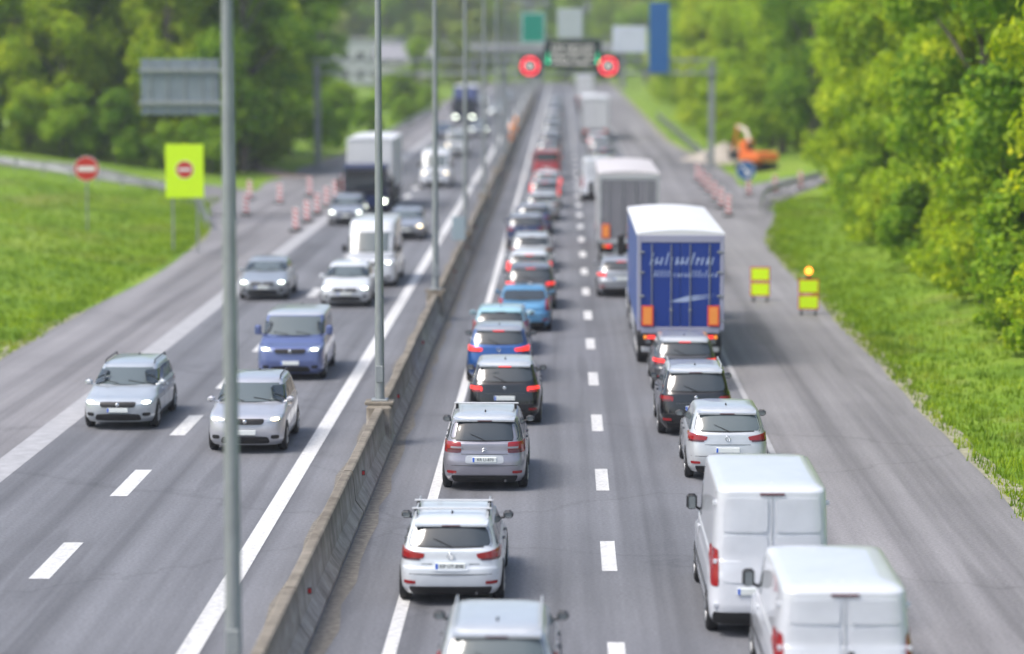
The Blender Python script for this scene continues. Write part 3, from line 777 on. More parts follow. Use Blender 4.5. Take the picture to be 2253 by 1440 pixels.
far_cols = [(LSILVER, 'hatch', -1.1), (SILVER, 'estate', -1.2), (GREY, 'suv', -1.0), (WHITEP, 'hatch', -1.2), (SILVER, 'mpv', -1.1), (LSILVER, 'suv', -1.05), (DGREY, 'estate', -1.2), (WHITEP, 'mpv', -1.1),
            (SILVER, 'hatch', -1.1), (DBLUE, 'suv', -1.0), (LSILVER, 'estate', -1.15), (GREY, 'hatch', -1.1), (WHITEP, 'estate', -1.1), (SILVER, 'suv', -1.1)]
d = 203
FARG = 'small cars at the far end of the queue'
CN = {id(SILVER): 'silver', id(LSILVER): 'light silver', id(GREY): 'grey', id(WHITEP): 'white', id(DGREY): 'dark grey', id(DBLUE): 'dark blue'}
KN = {'hatch': 'hatchback', 'estate': 'estate car', 'suv': 'crossover', 'mpv': 'people carrier'}
for qi, (pm, kd, X) in enumerate(far_cols):
    qcar(kd, {'hatch': 'hatchback', 'estate': 'estate_car', 'suv': 'crossover_car', 'mpv': 'people_carrier'}[kd], 'small %s %s, %s car beyond the red van in the left lane' % (CN[id(pm)], KN[kd], ORD[qi]), pm, X, d, group=FARG, lights=random.choice(['off', 'off', 'brake']), lod=0)
    d += random.uniform(10, 15)
# right lane
VW_ = paint((.60, .625, .665), .0, .38)
def rcar(kind, name, label, pm, X, d, **k): return qcar(kind, name, label, pm, X, d, **k)
rcar('panelvan', 'panel_van', 'white panel van nearest the camera at the bottom right, cut off below', VW_, 3.99, 39.3, scale=dict(Wd=1.03), plate_txt=None)
rcar('bigvan', 'high_roof_van', 'tall white van with dark bumper ahead of the nearest panel van', VW_, 3.40, 45.2, scale=dict(H=2.5, L=5.7, Wd=1.03))
rcar('suv', 'crossover_car', 'silver car with slim red tail lights ahead of the tall white van', LSILVER, 3.62, 61.0, style='vw', mirror=M_DGREY, glass=M_GLASSL)
rcar('suv', 'crossover_car', 'black four by four with silver roof rails behind the blue lorry, right lane', BLACKP, 3.25, 67.8, rails='silver', roof=LSILVER, style='bar', scale=dict(H=1.68, L=4.5))
rcar('estate', 'estate_car', 'dark silver topped car tucked close behind the blue lorry', DGREY, 3.35, 76.2, roof=LSILVER, lights='brake', style='bar')
rcar('hatch', 'hatchback', 'silver hatchback half hidden left of the blue lorry', SILVER, 2.15, 103.5, style='bar', lights='brake')

def build_lorry(name, label, doorm, sidem, roofm, cabm, X, Y, away=True, Lt=13.0, lettering=False, warn=True, cabh=3.55):
    root = empty(name, (X, Y if away else Y + Lt + 3.4, 0), 0 if away else math.pi); tag(root, label, 'lorry')
    w = 1.27; z0, z1 = 1.12, 4.0
    b = MB(); b.rbox(-w, w, 0, Lt, z0, z1-.06, .03); b.build('trailer_body', sidem, root)
    b = MB()
    vs = []; nn = 8
    for y in (-.03, Lt+.03):
        for i in range(nn+1):
            x = -w-.03 + (2*w+.06)*i/nn; vs.append((x, y, z1-.06+.10*(1-(x/(w+.03))**2)+.03))
        vs += [(w+.03, y, z1-.085), (-w-.03, y, z1-.085)]
    n_ = nn+3
    b.add(vs, [(i, (i+1) % n_, n_+(i+1) % n_, n_+i) for i in range(n_)] + [tuple(range(n_-1, -1, -1)), tuple(range(n_, 2*n_))])
    fix_normals(b.build('trailer_roof', roofm, root))
    b = MB()   # rear frame
    b.rbox(-w-.012, -w+.11, -.05, .02, z0-.02, z1-.09, .012); b.rbox(w-.11, w+.012, -.05, .02, z0-.02, z1-.09, .012)
    b.rbox(-w+.112, w-.112, -.05, .02, z1-.30, z1-.09, .012); b.rbox(-w+.112, w-.112, -.06, .02, z0-.10, z0+.08, .012)
    b.build('rear_frame', M_LGREY if not lettering else mat('frame_violet_grey', (.30, .31, .42), .5), root)
    for s in (-1, 1):
        b = MB(); b.rbox(min(s*.012, s*(w-.118)), max(s*.012, s*(w-.118)), -.035, .01, z0+.09, z1-.31, .008)
        dr = b.build('door', doorm, root)
        for xx in (.28, .85):
            h = MB(); h.tube([(s*xx, -.06, z0+.1), (s*xx, -.06, z1-.34)], .016, 8)
            h.rbox(s*xx-.04, s*xx+.04, -.09, -.036, z0+.55, z0+.62, .01); h.build('lock_rod', M_STEEL, dr)
        for zz in (z0+.3, z0+1.0, z0+1.7, z0+2.3):
            h = MB(); h.rbox(min(s*(w-.20), s*(w-.04)), max(s*(w-.20), s*(w-.04)), -.075, -.051, zz-.03, zz+.03, .006); h.build('hinge', M_STEEL, dr)
        if warn:
            h = MB(); h.rbox(min(s*.80, s*1.14), max(s*.80, s*1.14), -.098, -.08, z0+.12, z0+.72, .004)
            h.box(min(s*.85, s*1.09), max(s*.85, s*1.09), -.101, -.0985, z0+.17, z0+.67, 1)
            h.build('warning_panel', [mat('panel_red', (.75, .08, .04), .4), mat('panel_orange', (.85, .30, .06), .4)], dr)
        h = MB(); h.rbox(min(s*.72, s*1.2), max(s*.72, s*1.2), -.09, .02, .84, .98, .01, 0); h.box(min(s*.74, s*.98), max(s*.74, s*.98), -.094, -.0905, .86, .96, 1)
        h.box(min(s*1.0, s*1.08), max(s*1.0, s*1.08), -.094, -.0905, .86, .96, 2); h.build('tail_light', [M_BLACK, M_REDON, M_ORANGE], root)
        h = MB(); h.rbox(min(s*.72, s*1.25), max(s*.72, s*1.25), .75, .78, .28, .9, .008); h.build('mudflap', M_BLACK, root)
        h = MB(); h.box(min(s*.5, s*.56), max(s*.5, s*.56), .1, Lt-.5, .9, z0+.0); h.build('chassis_rail', M_DGREY, root)
        h = MB(); h.rbox(min(s*1.18, s*1.24), max(s*1.18, s*1.24), 5.2, Lt-3.6, .45, 1.0, .01); h.build('side_guard', M_LGREY, root)
        for yy in (1.5, 2.8, 4.1): wheel(root, s*1.24, yy, .5, s, .36)
    b = MB(); b.rbox(-1.15, 1.15, .02, .12, .46, .60, .015); b.rbox(-.6, -.5, .05, .12, .6, .9, .01); b.rbox(.5, .6, .05, .12, .6, .9, .01); b.build('underrun_bar', M_LGREY, root)
    if lettering:
        # long slanted white company lettering, illegible in the photograph: two rows of slanted strokes and a swoosh
        rnd = random.Random(3); b = MB()
        for (zc, hh, x0, x1, st) in ((3.22, .36, -.92, .98, .15), (2.78, .20, -.80, 1.0, .10)):
            x = x0
            while x < x1:
                ww = st*rnd.uniform(.26, .36); k = rnd.random(); h2 = hh*(1 if k > .8 or x == x0 else .62)
                sl = .28*h2
                b.add([(x, -.038, zc-hh/2), (x+ww, -.038, zc-hh/2), (x+ww+sl, -.038, zc-hh/2+h2), (x+sl, -.038, zc-hh/2+h2)], [(0, 1, 2, 3)])
                if .35 < k < .8:
                    zt = zc-hh/2+h2*(.85 if k > .7 else .45)
                    b.add([(x+sl*.6, -.0385, zt-.03*hh/.2), (x+st*.95, -.0385, zt-.03*hh/.2), (x+st*.98, -.0385, zt), (x+sl*.65, -.0385, zt)], [(0, 1, 2, 3)])
                x += st
        b.add([(-.35, -.0386, 1.95), (.2, -.0386, 2.12), (1.05, -.0386, 2.18), (.2, -.0386, 2.05), (1.0, -.0386, 2.10), (.1, -.0386, 1.94)], [(0, 1, 2, 3), (0, 3, 4, 5)])
        b.build('lettering', mat('lettering_white', (.34, .42, .62), .5), root)
    # tractor
    y0 = Lt + .75
    b = MB(); b.rbox(-1.22, 1.22, y0, y0+2.25, 1.0, cabh, .14)
    if cabh > 3: b.add([(-1.05, y0+.1, 3.551), (1.05, y0+.1, 3.551), (1.05, y0+1.5, 3.551), (-1.05, y0+1.5, 3.551), (-1.0, y0+.1, 3.95), (1.0, y0+.1, 3.95), (.95, y0+.7, 3.9), (-.95, y0+.7, 3.9)], [(0, 1, 5, 4), (4, 5, 6, 7), (7, 6, 2, 3), (0, 4, 7, 3), (1, 2, 6, 5)])
    cab = b.build('cab', cabm, root)
    b = MB(); b.rbox(-1.12, 1.12, y0+2.22, y0+2.275, cabh-1.35, cabh-.5, .02); b.build('windscreen', M_GLASS, cab)
    b = MB(); b.rbox(-.95, .95, y0+2.24, y0+2.29, 1.15, min(1.85, cabh-1.4), .02); b.build('grille', M_BLACK, cab)
    b = MB(); b.rbox(-1.24, 1.24, y0+1.7, y0+2.42, .35, .98, .08); b.build('bumper', cabm, cab)
    b = MB(); b.rbox(-1.2, 1.2, y0+2.25, y0+2.55, cabh-.48, cabh-.33, .03); b.build('sun_visor', M_BLACK, cab)
    for s in (-1, 1):
        b = MB(); b.rbox(min(s*.72, s*1.12), max(s*.72, s*1.12), y0+2.40, y0+2.44, .62, .82, .01); b.build('headlight', M_HEADON if not away else M_HEAD, cab)
        b = MB(); b.rbox(min(s*1.215, s*1.235), max(s*1.215, s*1.235), y0+1.15, y0+2.0, cabh-1.4, cabh-.6, .01); b.build('side_window', M_GLASS, cab)
        b = MB(); b.rbox(min(s*1.32, s*1.56), max(s*1.32, s*1.56), y0+2.15, y0+2.3, cabh-1.45, cabh-.75, .04); b.tube([(s*1.2, y0+2.1, cabh-.7), (s*1.42, y0+2.2, cabh-.72)], .025, 6); b.build('mirror', M_BLACK, cab)
        wheel(root, s*1.22, y0+1.25, .5, s, .3); wheel(root, s*1.22, y0-2.2, .5, s, .36)
    b = MB(); b.box(-.45, .45, Lt-2.9, y0+2.0, .62, .99); b.build('chassis', M_DGREY, root)
    return root
M_LBLUE = mat('trailer_blue', (.003, .032, .23), .5, 0, .1, noise=.08, nscale=1.0)
M_TWHITE = mat('trailer_white', (.66, .67, .69), .45, noise=.06, nscale=.6)
M_TGREY = mat('trailer_grey', (.36, .355, .37), .5, noise=.12, nscale=.8)
M_TGREYD = mat('trailer_door_grey', (.20, .20, .225), .5, noise=.12, nscale=.8)
build_lorry('articulated_lorry', 'blue curtain lorry with a white roof and orange warning panels, right lane', M_LBLUE, mat('trailer_side_blue', (.05, .09, .26), .5, noise=.15, nscale=.7), M_TWHITE, WHITEP, 3.45, YD(82), lettering=True, Lt=12.4)
build_lorry('articulated_lorry', 'grey lorry with pale roof and reddish door edge, ahead of the blue lorry', M_TGREYD, M_TGREY, mat('tarpaulin_roof', (.52, .50, .51), .7, noise=.15, nscale=.7), REDP, 2.75, YD(117), Lt=12.4, warn=True)
rcar('bigvan', 'high_roof_van', 'far white van in the right lane, left one of two ahead of the grey lorry', VW_, 2.0, 163)
rcar('panelvan', 'panel_van', 'far white van in the right lane, beyond and right of the grey lorry roof', VW_, 2.9, 150)
build_lorry('articulated_lorry', 'far pale grey lorry in the right lane below the gantry', M_TWHITE, M_TGREY, M_TWHITE, WHITEP, 2.9, YD(255), warn=False)
for i, (kd, pm, d) in enumerate([('estate', SILVER, 190), ('hatch', DGREY, 203), ('suv', LSILVER, 218), ('hatch', WHITEP, 234), ('estate', GREY, 300), ('suv', WHITEP, 316), ('hatch', SILVER, 332), ('estate', DBLUE, 350)]):
    qcar(kd, {'hatch': 'hatchback', 'estate': 'estate_car', 'suv': 'crossover_car'}[kd], ('small %s %s in the right lane, %s one between white vans and gantry' % (CN[id(pm)], KN[kd], ORD[i])) if d < 240 else ('tiny %s %s in the right lane, %s one beyond the far grey lorry' % (CN[id(pm)], KN[kd], ORD[i-4])), pm, 2.9, d, group='small cars far up the right lane', lights='brake' if i % 2 else 'off', lod=0)
build_lorry('articulated_lorry', 'most distant white lorry in the right lane, towards the overpass', M_TWHITE, M_TGREY, M_TWHITE, WHITEP, 2.9, YD(385), warn=False)

# oncoming
def ocar(kind, name, label, pm, X, d, **k): return build_car(kind, name, label, {'minivan': 'van', 'panelvan': 'van', 'bigvan': 'van'}.get(kind, 'car'), pm, X, YD(d), False, **k)
ocar('estate', 'estate_car', 'oncoming steel blue estate car with greenish lit headlights, outer lane at the left edge', paint((.50, .54, .57), .4, .3), -11.05, 68.6, head='on', rails='black', yaw=0)
ocar('suv', 'crossover_car', 'oncoming grey crossover with warm headlights behind the nearest lamp post', paint((.50, .51, .55), .4, .3), -7.45, 64.8, head='warm', rails='black')
ocar('minivan', 'people_carrier', 'oncoming silvery blue people carrier with lit headlights, inner lane', paint((.13, .17, .36), .45, .3), -7.75, 78.5, head='on', roof=LSILVER, scale=dict(H=1.82, L=4.6, a1=1.0, a2=1.7))  # roof of a blue car, given light silver to paint in the sky's reflection
ocar('hatch', 'hatchback', 'oncoming white hatchback in front of the white delivery van', WHITEP, -7.85, 99.5, head='on', scale=dict(H=1.5))
ocar('sedan', 'saloon_car', 'oncoming grey saloon in the outer lane, right of nearest lamp post', paint((.40, .43, .45), .5, .3), -11.1, 102, head='on')
ocar('bigvan', 'delivery_van', 'oncoming tall white delivery van behind the white hatchback', VW_, -7.5, 107.5, head='on')
ocar('sedan', 'saloon_car', 'oncoming silver saloon with warm headlights behind the delivery van, inner lane', SILVER, -7.55, 132, head='warm')
ocar('estate', 'estate_car', 'oncoming pale grey car with bright headlights ahead of the white lorry', SILVER, -11.2, 142, head='on')
build_lorry('lorry', 'oncoming lorry with a tall white body and dark blue cab, outer lane', M_TWHITE, M_TWHITE, M_TWHITE, DBLUE, -10.8, YD(151), away=False, Lt=9.0, warn=False, cabh=2.75)
ocar('bigvan', 'delivery_van', 'oncoming distant white van with warm headlights, inner lane', VW_, -8.2, 177, head='warm', scale=dict(H=2.4))
ocar('panelvan', 'panel_van', 'oncoming small white van beyond the lorry, with warm headlights', VW_, -8.6, 222, head='warm')
build_lorry('lorry', 'distant oncoming lorry with blue body and white roof', M_LBLUE, mat('box_blue', (.10, .13, .30), .5), M_TWHITE, DBLUE, -11.0, YD(305), away=False, Lt=11.0, warn=False, cabh=2.85)
for i, (kd, pm, X, d) in enumerate([('suv', SILVER, -8.0, 262), ('hatch', DBLUE, -11.2, 258), ('estate', WHITEP, -8.0, 330), ('hatch', GREY, -8.0, 352), ('suv', WHITEP, -11.3, 375), ('estate', SILVER, -8.0, 398)]):
    ocar(kd, {'hatch': 'hatchback', 'estate': 'estate_car', 'suv': 'crossover_car'}[kd], 'tiny oncoming %s %s with headlights on, %s of those by the gantry' % (CN[id(pm)], KN[kd], ORD[i]), pm, X, d, head='on', group='tiny oncoming cars far away', lod=0)

# ------------------------------------------------------------------ signs and roadworks furniture
M_FLUO = mat('fluorescent_yellow', (.66, .95, .005), .5)
M_SRED = mat('sign_red', (.55, .03, .02), .4); M_SWHITE = mat('sign_white', (.8, .8, .8), .4); M_SBLUE = mat('sign_blue', (.02, .11, .30), .4)
M_SGREEN = mat('sign_green', (.01, .25, .17), .45); M_SBACK = mat('sign_back', (.22, .26, .30), .5, .3, noise=.15, nscale=1)
def discmesh(b, cx, y, cz, r, th, mi, n=36, sg=-1):
    vs = [(cx+r*math.cos(2*math.pi*k/n), yy, cz+r*math.sin(2*math.pi*k/n)) for yy in (y, y+th) for k in range(n)]
    b.add(vs, [tuple(range(n)), tuple(range(2*n-1, n-1, -1))] + [(k, n+k, n+(k+1) % n, (k+1) % n) for k in range(n)], mi)
def posts(root, xs_, h, r=.04, name='post'):
    for x in xs_:
        b = MB(); b.tube([(x, .06, -.1), (x, .06, h)], r, 10); b.build(name, M_STEEL, root)
# fluorescent no-entry board
X, d = (407-1240)/49., 6100/49.; Y = YD(d)
r = empty('warning_board', (X, Y, gz(X, Y)), R(4)); tag(r, 'big fluorescent yellow board with a small red no entry disc on the left verge', 'road sign')
posts(r, (-.55, .55), 4.75, .05)
b = MB(); b.rbox(-.85, .85, -.02, .02, 2.45, 4.85, .01); b.build('board', M_FLUO, r)
b = MB(); discmesh(b, 0, -.026, 3.72, .40, .005, 0); discmesh(b, 0, -.030, 3.72, .37, .003, 1); b.box(-.27, .27, -.035, -.0305, 3.655, 3.785, 0); b.build('no_entry_symbol', [M_SWHITE, M_SRED], r)
# plain no-entry disc
X, d = (190-1240)/46., 6100/46.; Y = YD(d)
r = empty('no_entry_sign', (X, Y, gz(X, Y)), R(3)); tag(r, 'round red no entry sign with a white bar on the far left verge', 'road sign')
posts(r, (0,), 3.6, .045)
b = MB(); discmesh(b, 0, -.0, 3.0, .60, .02, 0); discmesh(b, 0, -.004, 3.0, .57, .003, 1); b.box(-.42, .42, -.010, -.0045, 2.89, 3.11, 0); b.build('disc', [M_SWHITE, M_SRED], r)
# cantilever sign seen from the back
X, d = (530-1240)/42., 6100/42.; Y = YD(d)
r = empty('cantilever_sign', (X-.6, Y, gz(X-.6, Y))); tag(r, 'large grey sign seen from behind on a tall cantilever post above the left verge', 'road sign')
b = MB(); b.tube([(0, 0, -.1), (0, 0, 8.9)], [.21, .17], 14); b.rbox(-.4, .4, -.4, .4, -.1, .12, .02); b.build('post', M_POLE, r)
for zz in (6.2, 7.9):
    b = MB(); b.rbox(-4.7, .1, -.08, .08, zz-.09, zz+.09, .01); b.build('arm', M_POLE, r)
b = MB(); b.rbox(-4.6, -.5, .09, .15, 5.6, 8.5, .01); pn = b.build('sign_panel', M_SBACK, r)
b = MB()
for xx in (-4.1, -3.2, -2.3, -1.4, -.8): b.box(xx-.03, xx+.03, .04, .0895, 5.65, 8.45)
b.build('stiffener', M_STEEL, pn)
# blue round sign
X, d = (1640-1240)/37., 6100/37.; Y = YD(d)
r = empty('direction_sign', (X, Y, gz(X, Y))); tag(r, 'round blue sign with a white arrow on the right verge', 'road sign')
posts(r, (0,), 2.1)
b = MB(); discmesh(b, 0, 0, 1.75, .58, .02, 0); discmesh(b, 0, -.004, 1.75, .55, .003, 1)
b.add([(-.30, -.006, 2.0), (-.22, -.006, 2.08), (.12, -.006, 1.74), (.04, -.006, 1.66)], [(0, 1, 2, 3)]); b.add([(.25, -.006, 1.47), (.25, -.006, 1.85), (-.13, -.006, 1.47)], [(0, 1, 2)])
b.build('disc', [M_SWHITE, M_SBLUE], r)
# beacons
def beacon():
    r = empty('warning_beacon', (0, 0, 0))
    b = MB(); b.rbox(-.28, .28, -.4, .4, 0, .12, .03); b.build('foot', M_BLACK, r)
    b = MB(); b.rbox(-.135, .135, -.02, .02, .16, 1.16, .02, 0); b.box(-.03, .03, -.015, .015, .10, .165, 0)
    for k in range(4):
        zc = .22 + k*.26; lo, hi = max(.175, zc), zc+.13
        b.add([(-.12, -.022, zc-.06+.1), (.12, -.022, zc-.06), (.12, -.022, zc+.07), (-.12, -.022, min(1.15, zc+.17))], [(0, 1, 2, 3)], 1)
        b.add([(.12, .022, zc-.06+.1), (-.12, .022, zc-.06), (-.12, .022, zc+.07), (.12, .022, min(1.15, zc+.17))], [(0, 1, 2, 3)], 1)
    b.build('board', [M_SWHITE, M_SRED], r); return r
BE = beacon(); first = True
spots = [(-13.35-.04*i, YD(138)+6.5*i, 0) for i in range(9)] + [(-17.2, YD(150), 1), (-16.4, YD(160), 1), (-15.4, YD(168), 1), (-18.6, YD(164), 1)] + \
        [(8.9, YD(150)+7*i, 2) for i in range(6)] + [(11.2+1.7*i, YD(168)+1.6*i, 3) for i in range(6)]
cnt = {}
for x, y, k in spots:
    o = BE if first else copy_tree(BE); first = False
    cnt[k] = cnt.get(k, 0) + 1
    o.location = (x, y, max(0.007, gz(x, y)+.03) if x > -19 else gz(x, y)+.03); o.rotation_euler[2] = random.uniform(-.15, .15)
    tag(o, ['red and white beacon in the long row closing the left hard shoulder, '+ORD[cnt[k]-1]+' from camera', 'red and white beacon at the mouth of the left slip road, '+ORD[cnt[k]-1]+' from camera',
            'red and white beacon on the right hard shoulder before the slip road, '+ORD[cnt[k]-1]+' from camera', 'red and white beacon beside the right slip road, '+ORD[cnt[k]-1]+' from camera'][k], 'beacon', ['row of beacons, left shoulder', 'beacons at the left slip road', 'beacons, right shoulder', 'beacons at the right slip road'][k])
# yellow barrier boards on the right shoulder
def board(X, Y, lamp, label):
    r = empty('barrier_board', (X, Y, .006), R(-6)); tag(r, label, 'barrier')
    for z in (.42, .98):
        b = MB(); b.rbox(-.36, .36, -.02, .02, z-.26, z+.26, .01, 0); b.box(-.32, .32, -.023, -.0205, z-.215, z+.215, 1); b.build('panel', [M_SRED, M_FLUO], r)
    for s in (-1, 1):
        b = MB(); b.tube([(s*.25, .045, .05), (s*.25, .045, 1.25)], .022, 8); b.rbox(s*.25-.05, s*.25+.05, -.35, .4, 0, .07, .015); b.build('leg', M_DGREY, r)
    if lamp:
        b = MB(); b.rbox(-.12, .12, .0, .1, 1.245, 1.32, .01, 1); b.rbox(-.03, .03, .0, .1, 1.321, 1.40, .01, 1)
        discmesh(b, 0, -.01, 1.52, .13, .1, 0, 20); b.build('warning_lamp', [mat('amber_lamp', (.9, .3, .02), .3, emit=(1, .27, .03), es=2.5), M_BLACK], r)
board((1778-1240)/62.5, YD(6100/62.5), True, 'yellow barrier board with red edges and an orange lamp, nearer of two')
board((1672-1240)/59.5, YD(6100/59.5), False, 'yellow barrier board with red edges and no lamp, farther of two beside the blue lorry')
# small plate on the barrier
r = empty('marker_plate', (-4.42, YD(117), 0)); tag(r, 'small blue grey plate on a post fixed to the concrete barrier', 'sign')
b = MB(); b.tube([(0, 0, .9), (0, 0, 2.0)], .03, 8); b.rbox(-.06, .06, -.1, .1, .921, .95, .01); b.build('post', M_STEEL, r)
b = MB(); b.rbox(-.28, .28, -.055, -.031, 1.15, 2.15, .01); b.build('plate', mat('plate_back', (.30, .38, .42), .5), r)
# orange drum on the barrier
for yy, t in ((YD(232), 'orange lamp unit standing on the concrete barrier, nearer one'), (YD(252), 'orange lamp unit standing on the concrete barrier, farther one')):
    r = empty('traffic_lamp', (-4.4, yy, .925)); tag(r, t, 'lamp')
    b = MB(); b.rbox(-.16, .16, -.16, .16, 0, .5, .03); b.build('housing', mat('housing_orange', (.60, .19, .04), .5), r)
    b = MB(); b.tube([(0, 0, .5), (0, 0, 1.1)], .03, 8); discmesh(b, 0, -.04, 1.2, .17, .08, 0, 20); b.build('lens', M_ORANGE, r)

# guardrails
def guardrail(pts, label, name='guardrail'):
    root = empty(name, (0, 0, 0)); tag(root, label, 'guardrail')
    P = [Vector((p[0], p[1], gz(*p))) for p in pts]
    b = MB(); pr = [(.0, .48), (.05, .53), (.05, .58), (.0, .63), (.05, .68), (.05, .74), (.0, .79)]
    vs = []
    for i, p in enumerate(P):
        d_ = (P[min(i+1, len(P)-1)] - P[max(i-1, 0)]); nrm = Vector((d_.y, -d_.x, 0)).normalized()
        for o_, z in pr: vs.append(p + nrm*(o_+.05) + Vector((0, 0, z)))
        for o_, z in pr[::-1]: vs.append(p + nrm*(o_+.044) + Vector((0, 0, z)))
    n_ = 14
    b.add(vs, [(i*n_+k, i*n_+(k+1) % n_, (i+1)*n_+(k+1) % n_, (i+1)*n_+k) for i in range(len(P)-1) for k in range(n_)], 0, False)
    fix_normals(b.build('beam', M_STEEL, root))
    acc = 0; last = P[0]; k = 0
    for i in range(1, len(P)):
        seg = (P[i]-P[i-1]).length; t = 0
        while acc + seg - t >= 2.0 and k < 95:
            t += 2.0 - acc; acc = 0; q = P[i-1].lerp(P[i], t/seg); k += 1
            c = MB(); c.box(q.x-.035, q.x+.035, q.y-.03, q.y+.03, q.z-.2, q.z+.76); c.build('post', M_STEEL, root)
        acc += seg - t
    return root
guardrail(curve_pts([(-17.8, 138), (-21.5, 158), (-28, 167), (-45, 172), (-75, 175)], 10), 'steel guardrail curving along the left slip road behind the grass mound')
guardrail(curve_pts([(10.6, 150), (12.5, 166), (18, 176), (30, 185), (46, 190)], 10), 'steel guardrail along the right slip road in front of the trees')
guardrail([(10.9, 205+8*i) for i in range(16)], 'far straight steel guardrail beside the right shoulder beyond the slip road')
guardrail([(-16.6, 225+8*i) for i in range(18)], 'far straight steel guardrail beside the left shoulder beyond the slip road')

# excavator on the right verge
X, d = 13.6, 196; Y = YD(d)
r = empty('excavator', (X, Y, gz(X, Y)), R(28)); r.scale = (.8, .8, .8); tag(r, 'orange excavator with a pale boom parked on the right verge', 'excavator')
M_EXO = mat('machine_orange', (.75, .17, .03), .45, 0, .3, noise=.12, nscale=2)
for s in (-1, 1):
    b = MB(); n = 18; pf = [(-1.5+.0, .36)]
    vs = []
    for x in (s*.75, s*1.25):
        for k in range(n):
            a = 2*math.pi*k/n; cy = 1.25 if math.cos(a) > 0 else -1.25; vs.append((x, cy+.38*math.cos(a), .40+.38*math.sin(a)))
    b.add(vs, [tuple(range(n)), tuple(range(2*n-1, n-1, -1))] + [(k, n+k, n+(k+1) % n, (k+1) % n) for k in range(n)]); o = b.build('track', M_BLACK, r); fix_normals(o)
b = MB(); b.rbox(-1.15, 1.15, -1.9, 1.2, .95, 1.75, .12); b.tube([(0, 0, .6), (0, 0, .95)], .5, 16); b.build('upper_body', M_EXO, r)
b = MB(); b.rbox(-1.1, -.15, .1, 1.3, 1.76, 2.75, .1); c = b.build('cab', M_EXO, r)
b = MB(); b.rbox(-1.0, -.25, 1.28, 1.32, 1.9, 2.6, .03); b.rbox(-.16, -.13, .3, 1.15, 1.9, 2.6, .01); b.rbox(-.95, -.3, .08, .105, 1.95, 2.6, .01); b.build('cab_window', M_GLASS, c)
b = MB(); b.tube([(.3, 1.0, 1.6), (.3, 2.3, 3.6), (.3, 3.8, 3.9)], [.22, .24, .16], 4); b.build('boom', mat('boom_cream', (.55, .48, .38), .5), r)
b = MB(); b.tube([(.3, 3.6, 4.0), (.3, 4.4, 1.7)], [.17, .11], 4); b.build('stick', M_EXO, r)
b = MB(); b.add([(-.1, 4.1, 1.7), (.7, 4.1, 1.7), (.7, 4.7, 1.6), (-.1, 4.7, 1.6), (-.1, 4.0, .9), (.7, 4.0, .9), (.7, 4.5, .85), (-.1, 4.5, .85)], [(0, 1, 2, 3), (4, 7, 6, 5), (0, 4, 5, 1), (2, 6, 7, 3), (0, 3, 7, 4), (1, 5, 6, 2)]); b.build('bucket', M_DGREY, r)
# sand heap
X, Y = 12.4, YD(215); b = MB(); n = 28; vs = [(0, 0, 1.5)]
for j in range(1, 7):
    for k in range(n):
        a = 2*math.pi*k/n; rr = j/6*(3.0+.5*math.sin(3*a)+.3*math.sin(7*a)); vs.append((rr*math.cos(a), rr*math.sin(a)*1.4, 1.5*(1-j/6)**1.1+random.uniform(-.05, .05)-.05))
b.add(vs, [(0, 1+k, 1+(k+1) % n) for k in range(n)] + [(1+(j-1)*n+k, 1+j*n+k, 1+j*n+(k+1) % n, 1+(j-1)*n+(k+1) % n) for j in range(1, 6) for k in range(n)], 0, True)
o = b.build('gravel_heap', mat('gravel', (.40, .36, .31), .95, noise=.4, nscale=3, bump=.5)); o.location = (X, Y, gz(X, Y)); fix_normals(o)
tag(o, 'low beige gravel heap beside the excavator', 'gravel heap')

# ------------------------------------------------------------------ gantry
dg = 205; YG = YD(dg); sg_ = 6100/dg
r = empty('sign_gantry', (0, YG, 0)); tag(r, 'grey steel sign gantry spanning both carriageways', 'gantry')
for x in (-18.2, -4.4, 10.9):
    b = MB(); b.rbox(x-.22, x+.22, -.22, .22, -.2 if x != -4.4 else .93, 7.6, .03); b.build('post', M_POLE, r)
b = MB()
for z in (6.9, 7.9):
    for y in (-.35, .35): b.rbox(-18.5, 11.2, y-.07, y+.07, z-.07, z+.07, .01)
x = -18.2
while x < 11:
    b.tube([(x, -.35, 6.9), (x+.55, -.35, 7.9)], .035, 5, cap=False); b.tube([(x+.55, -.35, 7.9), (x+1.1, -.35, 6.9)], .035, 5, cap=False); b.tube([(x, -.35, 6.9), (x+.6, .35, 6.9)], .03, 5, cap=False); x += 1.1
b.build('truss', M_POLE, r)
M_LEDBG = mat('display_black', (.008, .02, .018), .4)
def led_green(): return mat('led_green', (.02, .5, .25), .4, emit=(.03, .9, .40), es=.9)
M_LEDR = mat('led_red', (.6, .02, .03), .4, emit=(1, .05, .08), es=1.6); M_LEDW = mat('led_white', (.7, .7, .65), .4, emit=(1, .95, .85), es=.7)
def px(x): return (x-1240)/sg_
def pz(y): return CAM_H-(y-75)/sg_
def panel(name, label, x0, x1, y0, y1, m, yoff=-.5, inner=None, frame=None, cat='road sign'):
    root = empty(name, (px((x0+x1)/2), YG+yoff, pz(y1))); w, h = (x1-x0)/sg_, (y1-y0)/sg_; tag(root, label, cat)
    b = MB(); b.rbox(-w/2, w/2, -.06, .06, 0, h, .02); b.build('panel', m, root)
    if frame:
        b = MB(); e = .06
        for q in ((-w/2+e, w/2-e, e, e+.05), (-w/2+e, w/2-e, h-e-.05, h-e), (-w/2+e, -w/2+e+.05, e+.051, h-e-.051), (w/2-e-.05, w/2-e, e+.051, h-e-.051)): b.box(q[0], q[1], -.066, -.0605, q[2], q[3])
        b.build('border', frame, root)
    b = MB(); b.tube([(0, .061, .3), (0, .2, .3)], .04, 6); b.build('bracket', M_STEEL, root)
    return root, w, h
rt, w, h = panel('message_display', 'dark electronic message board with rows of small white text above the left lane', 1197, 1322, 88, 150, M_LEDBG)
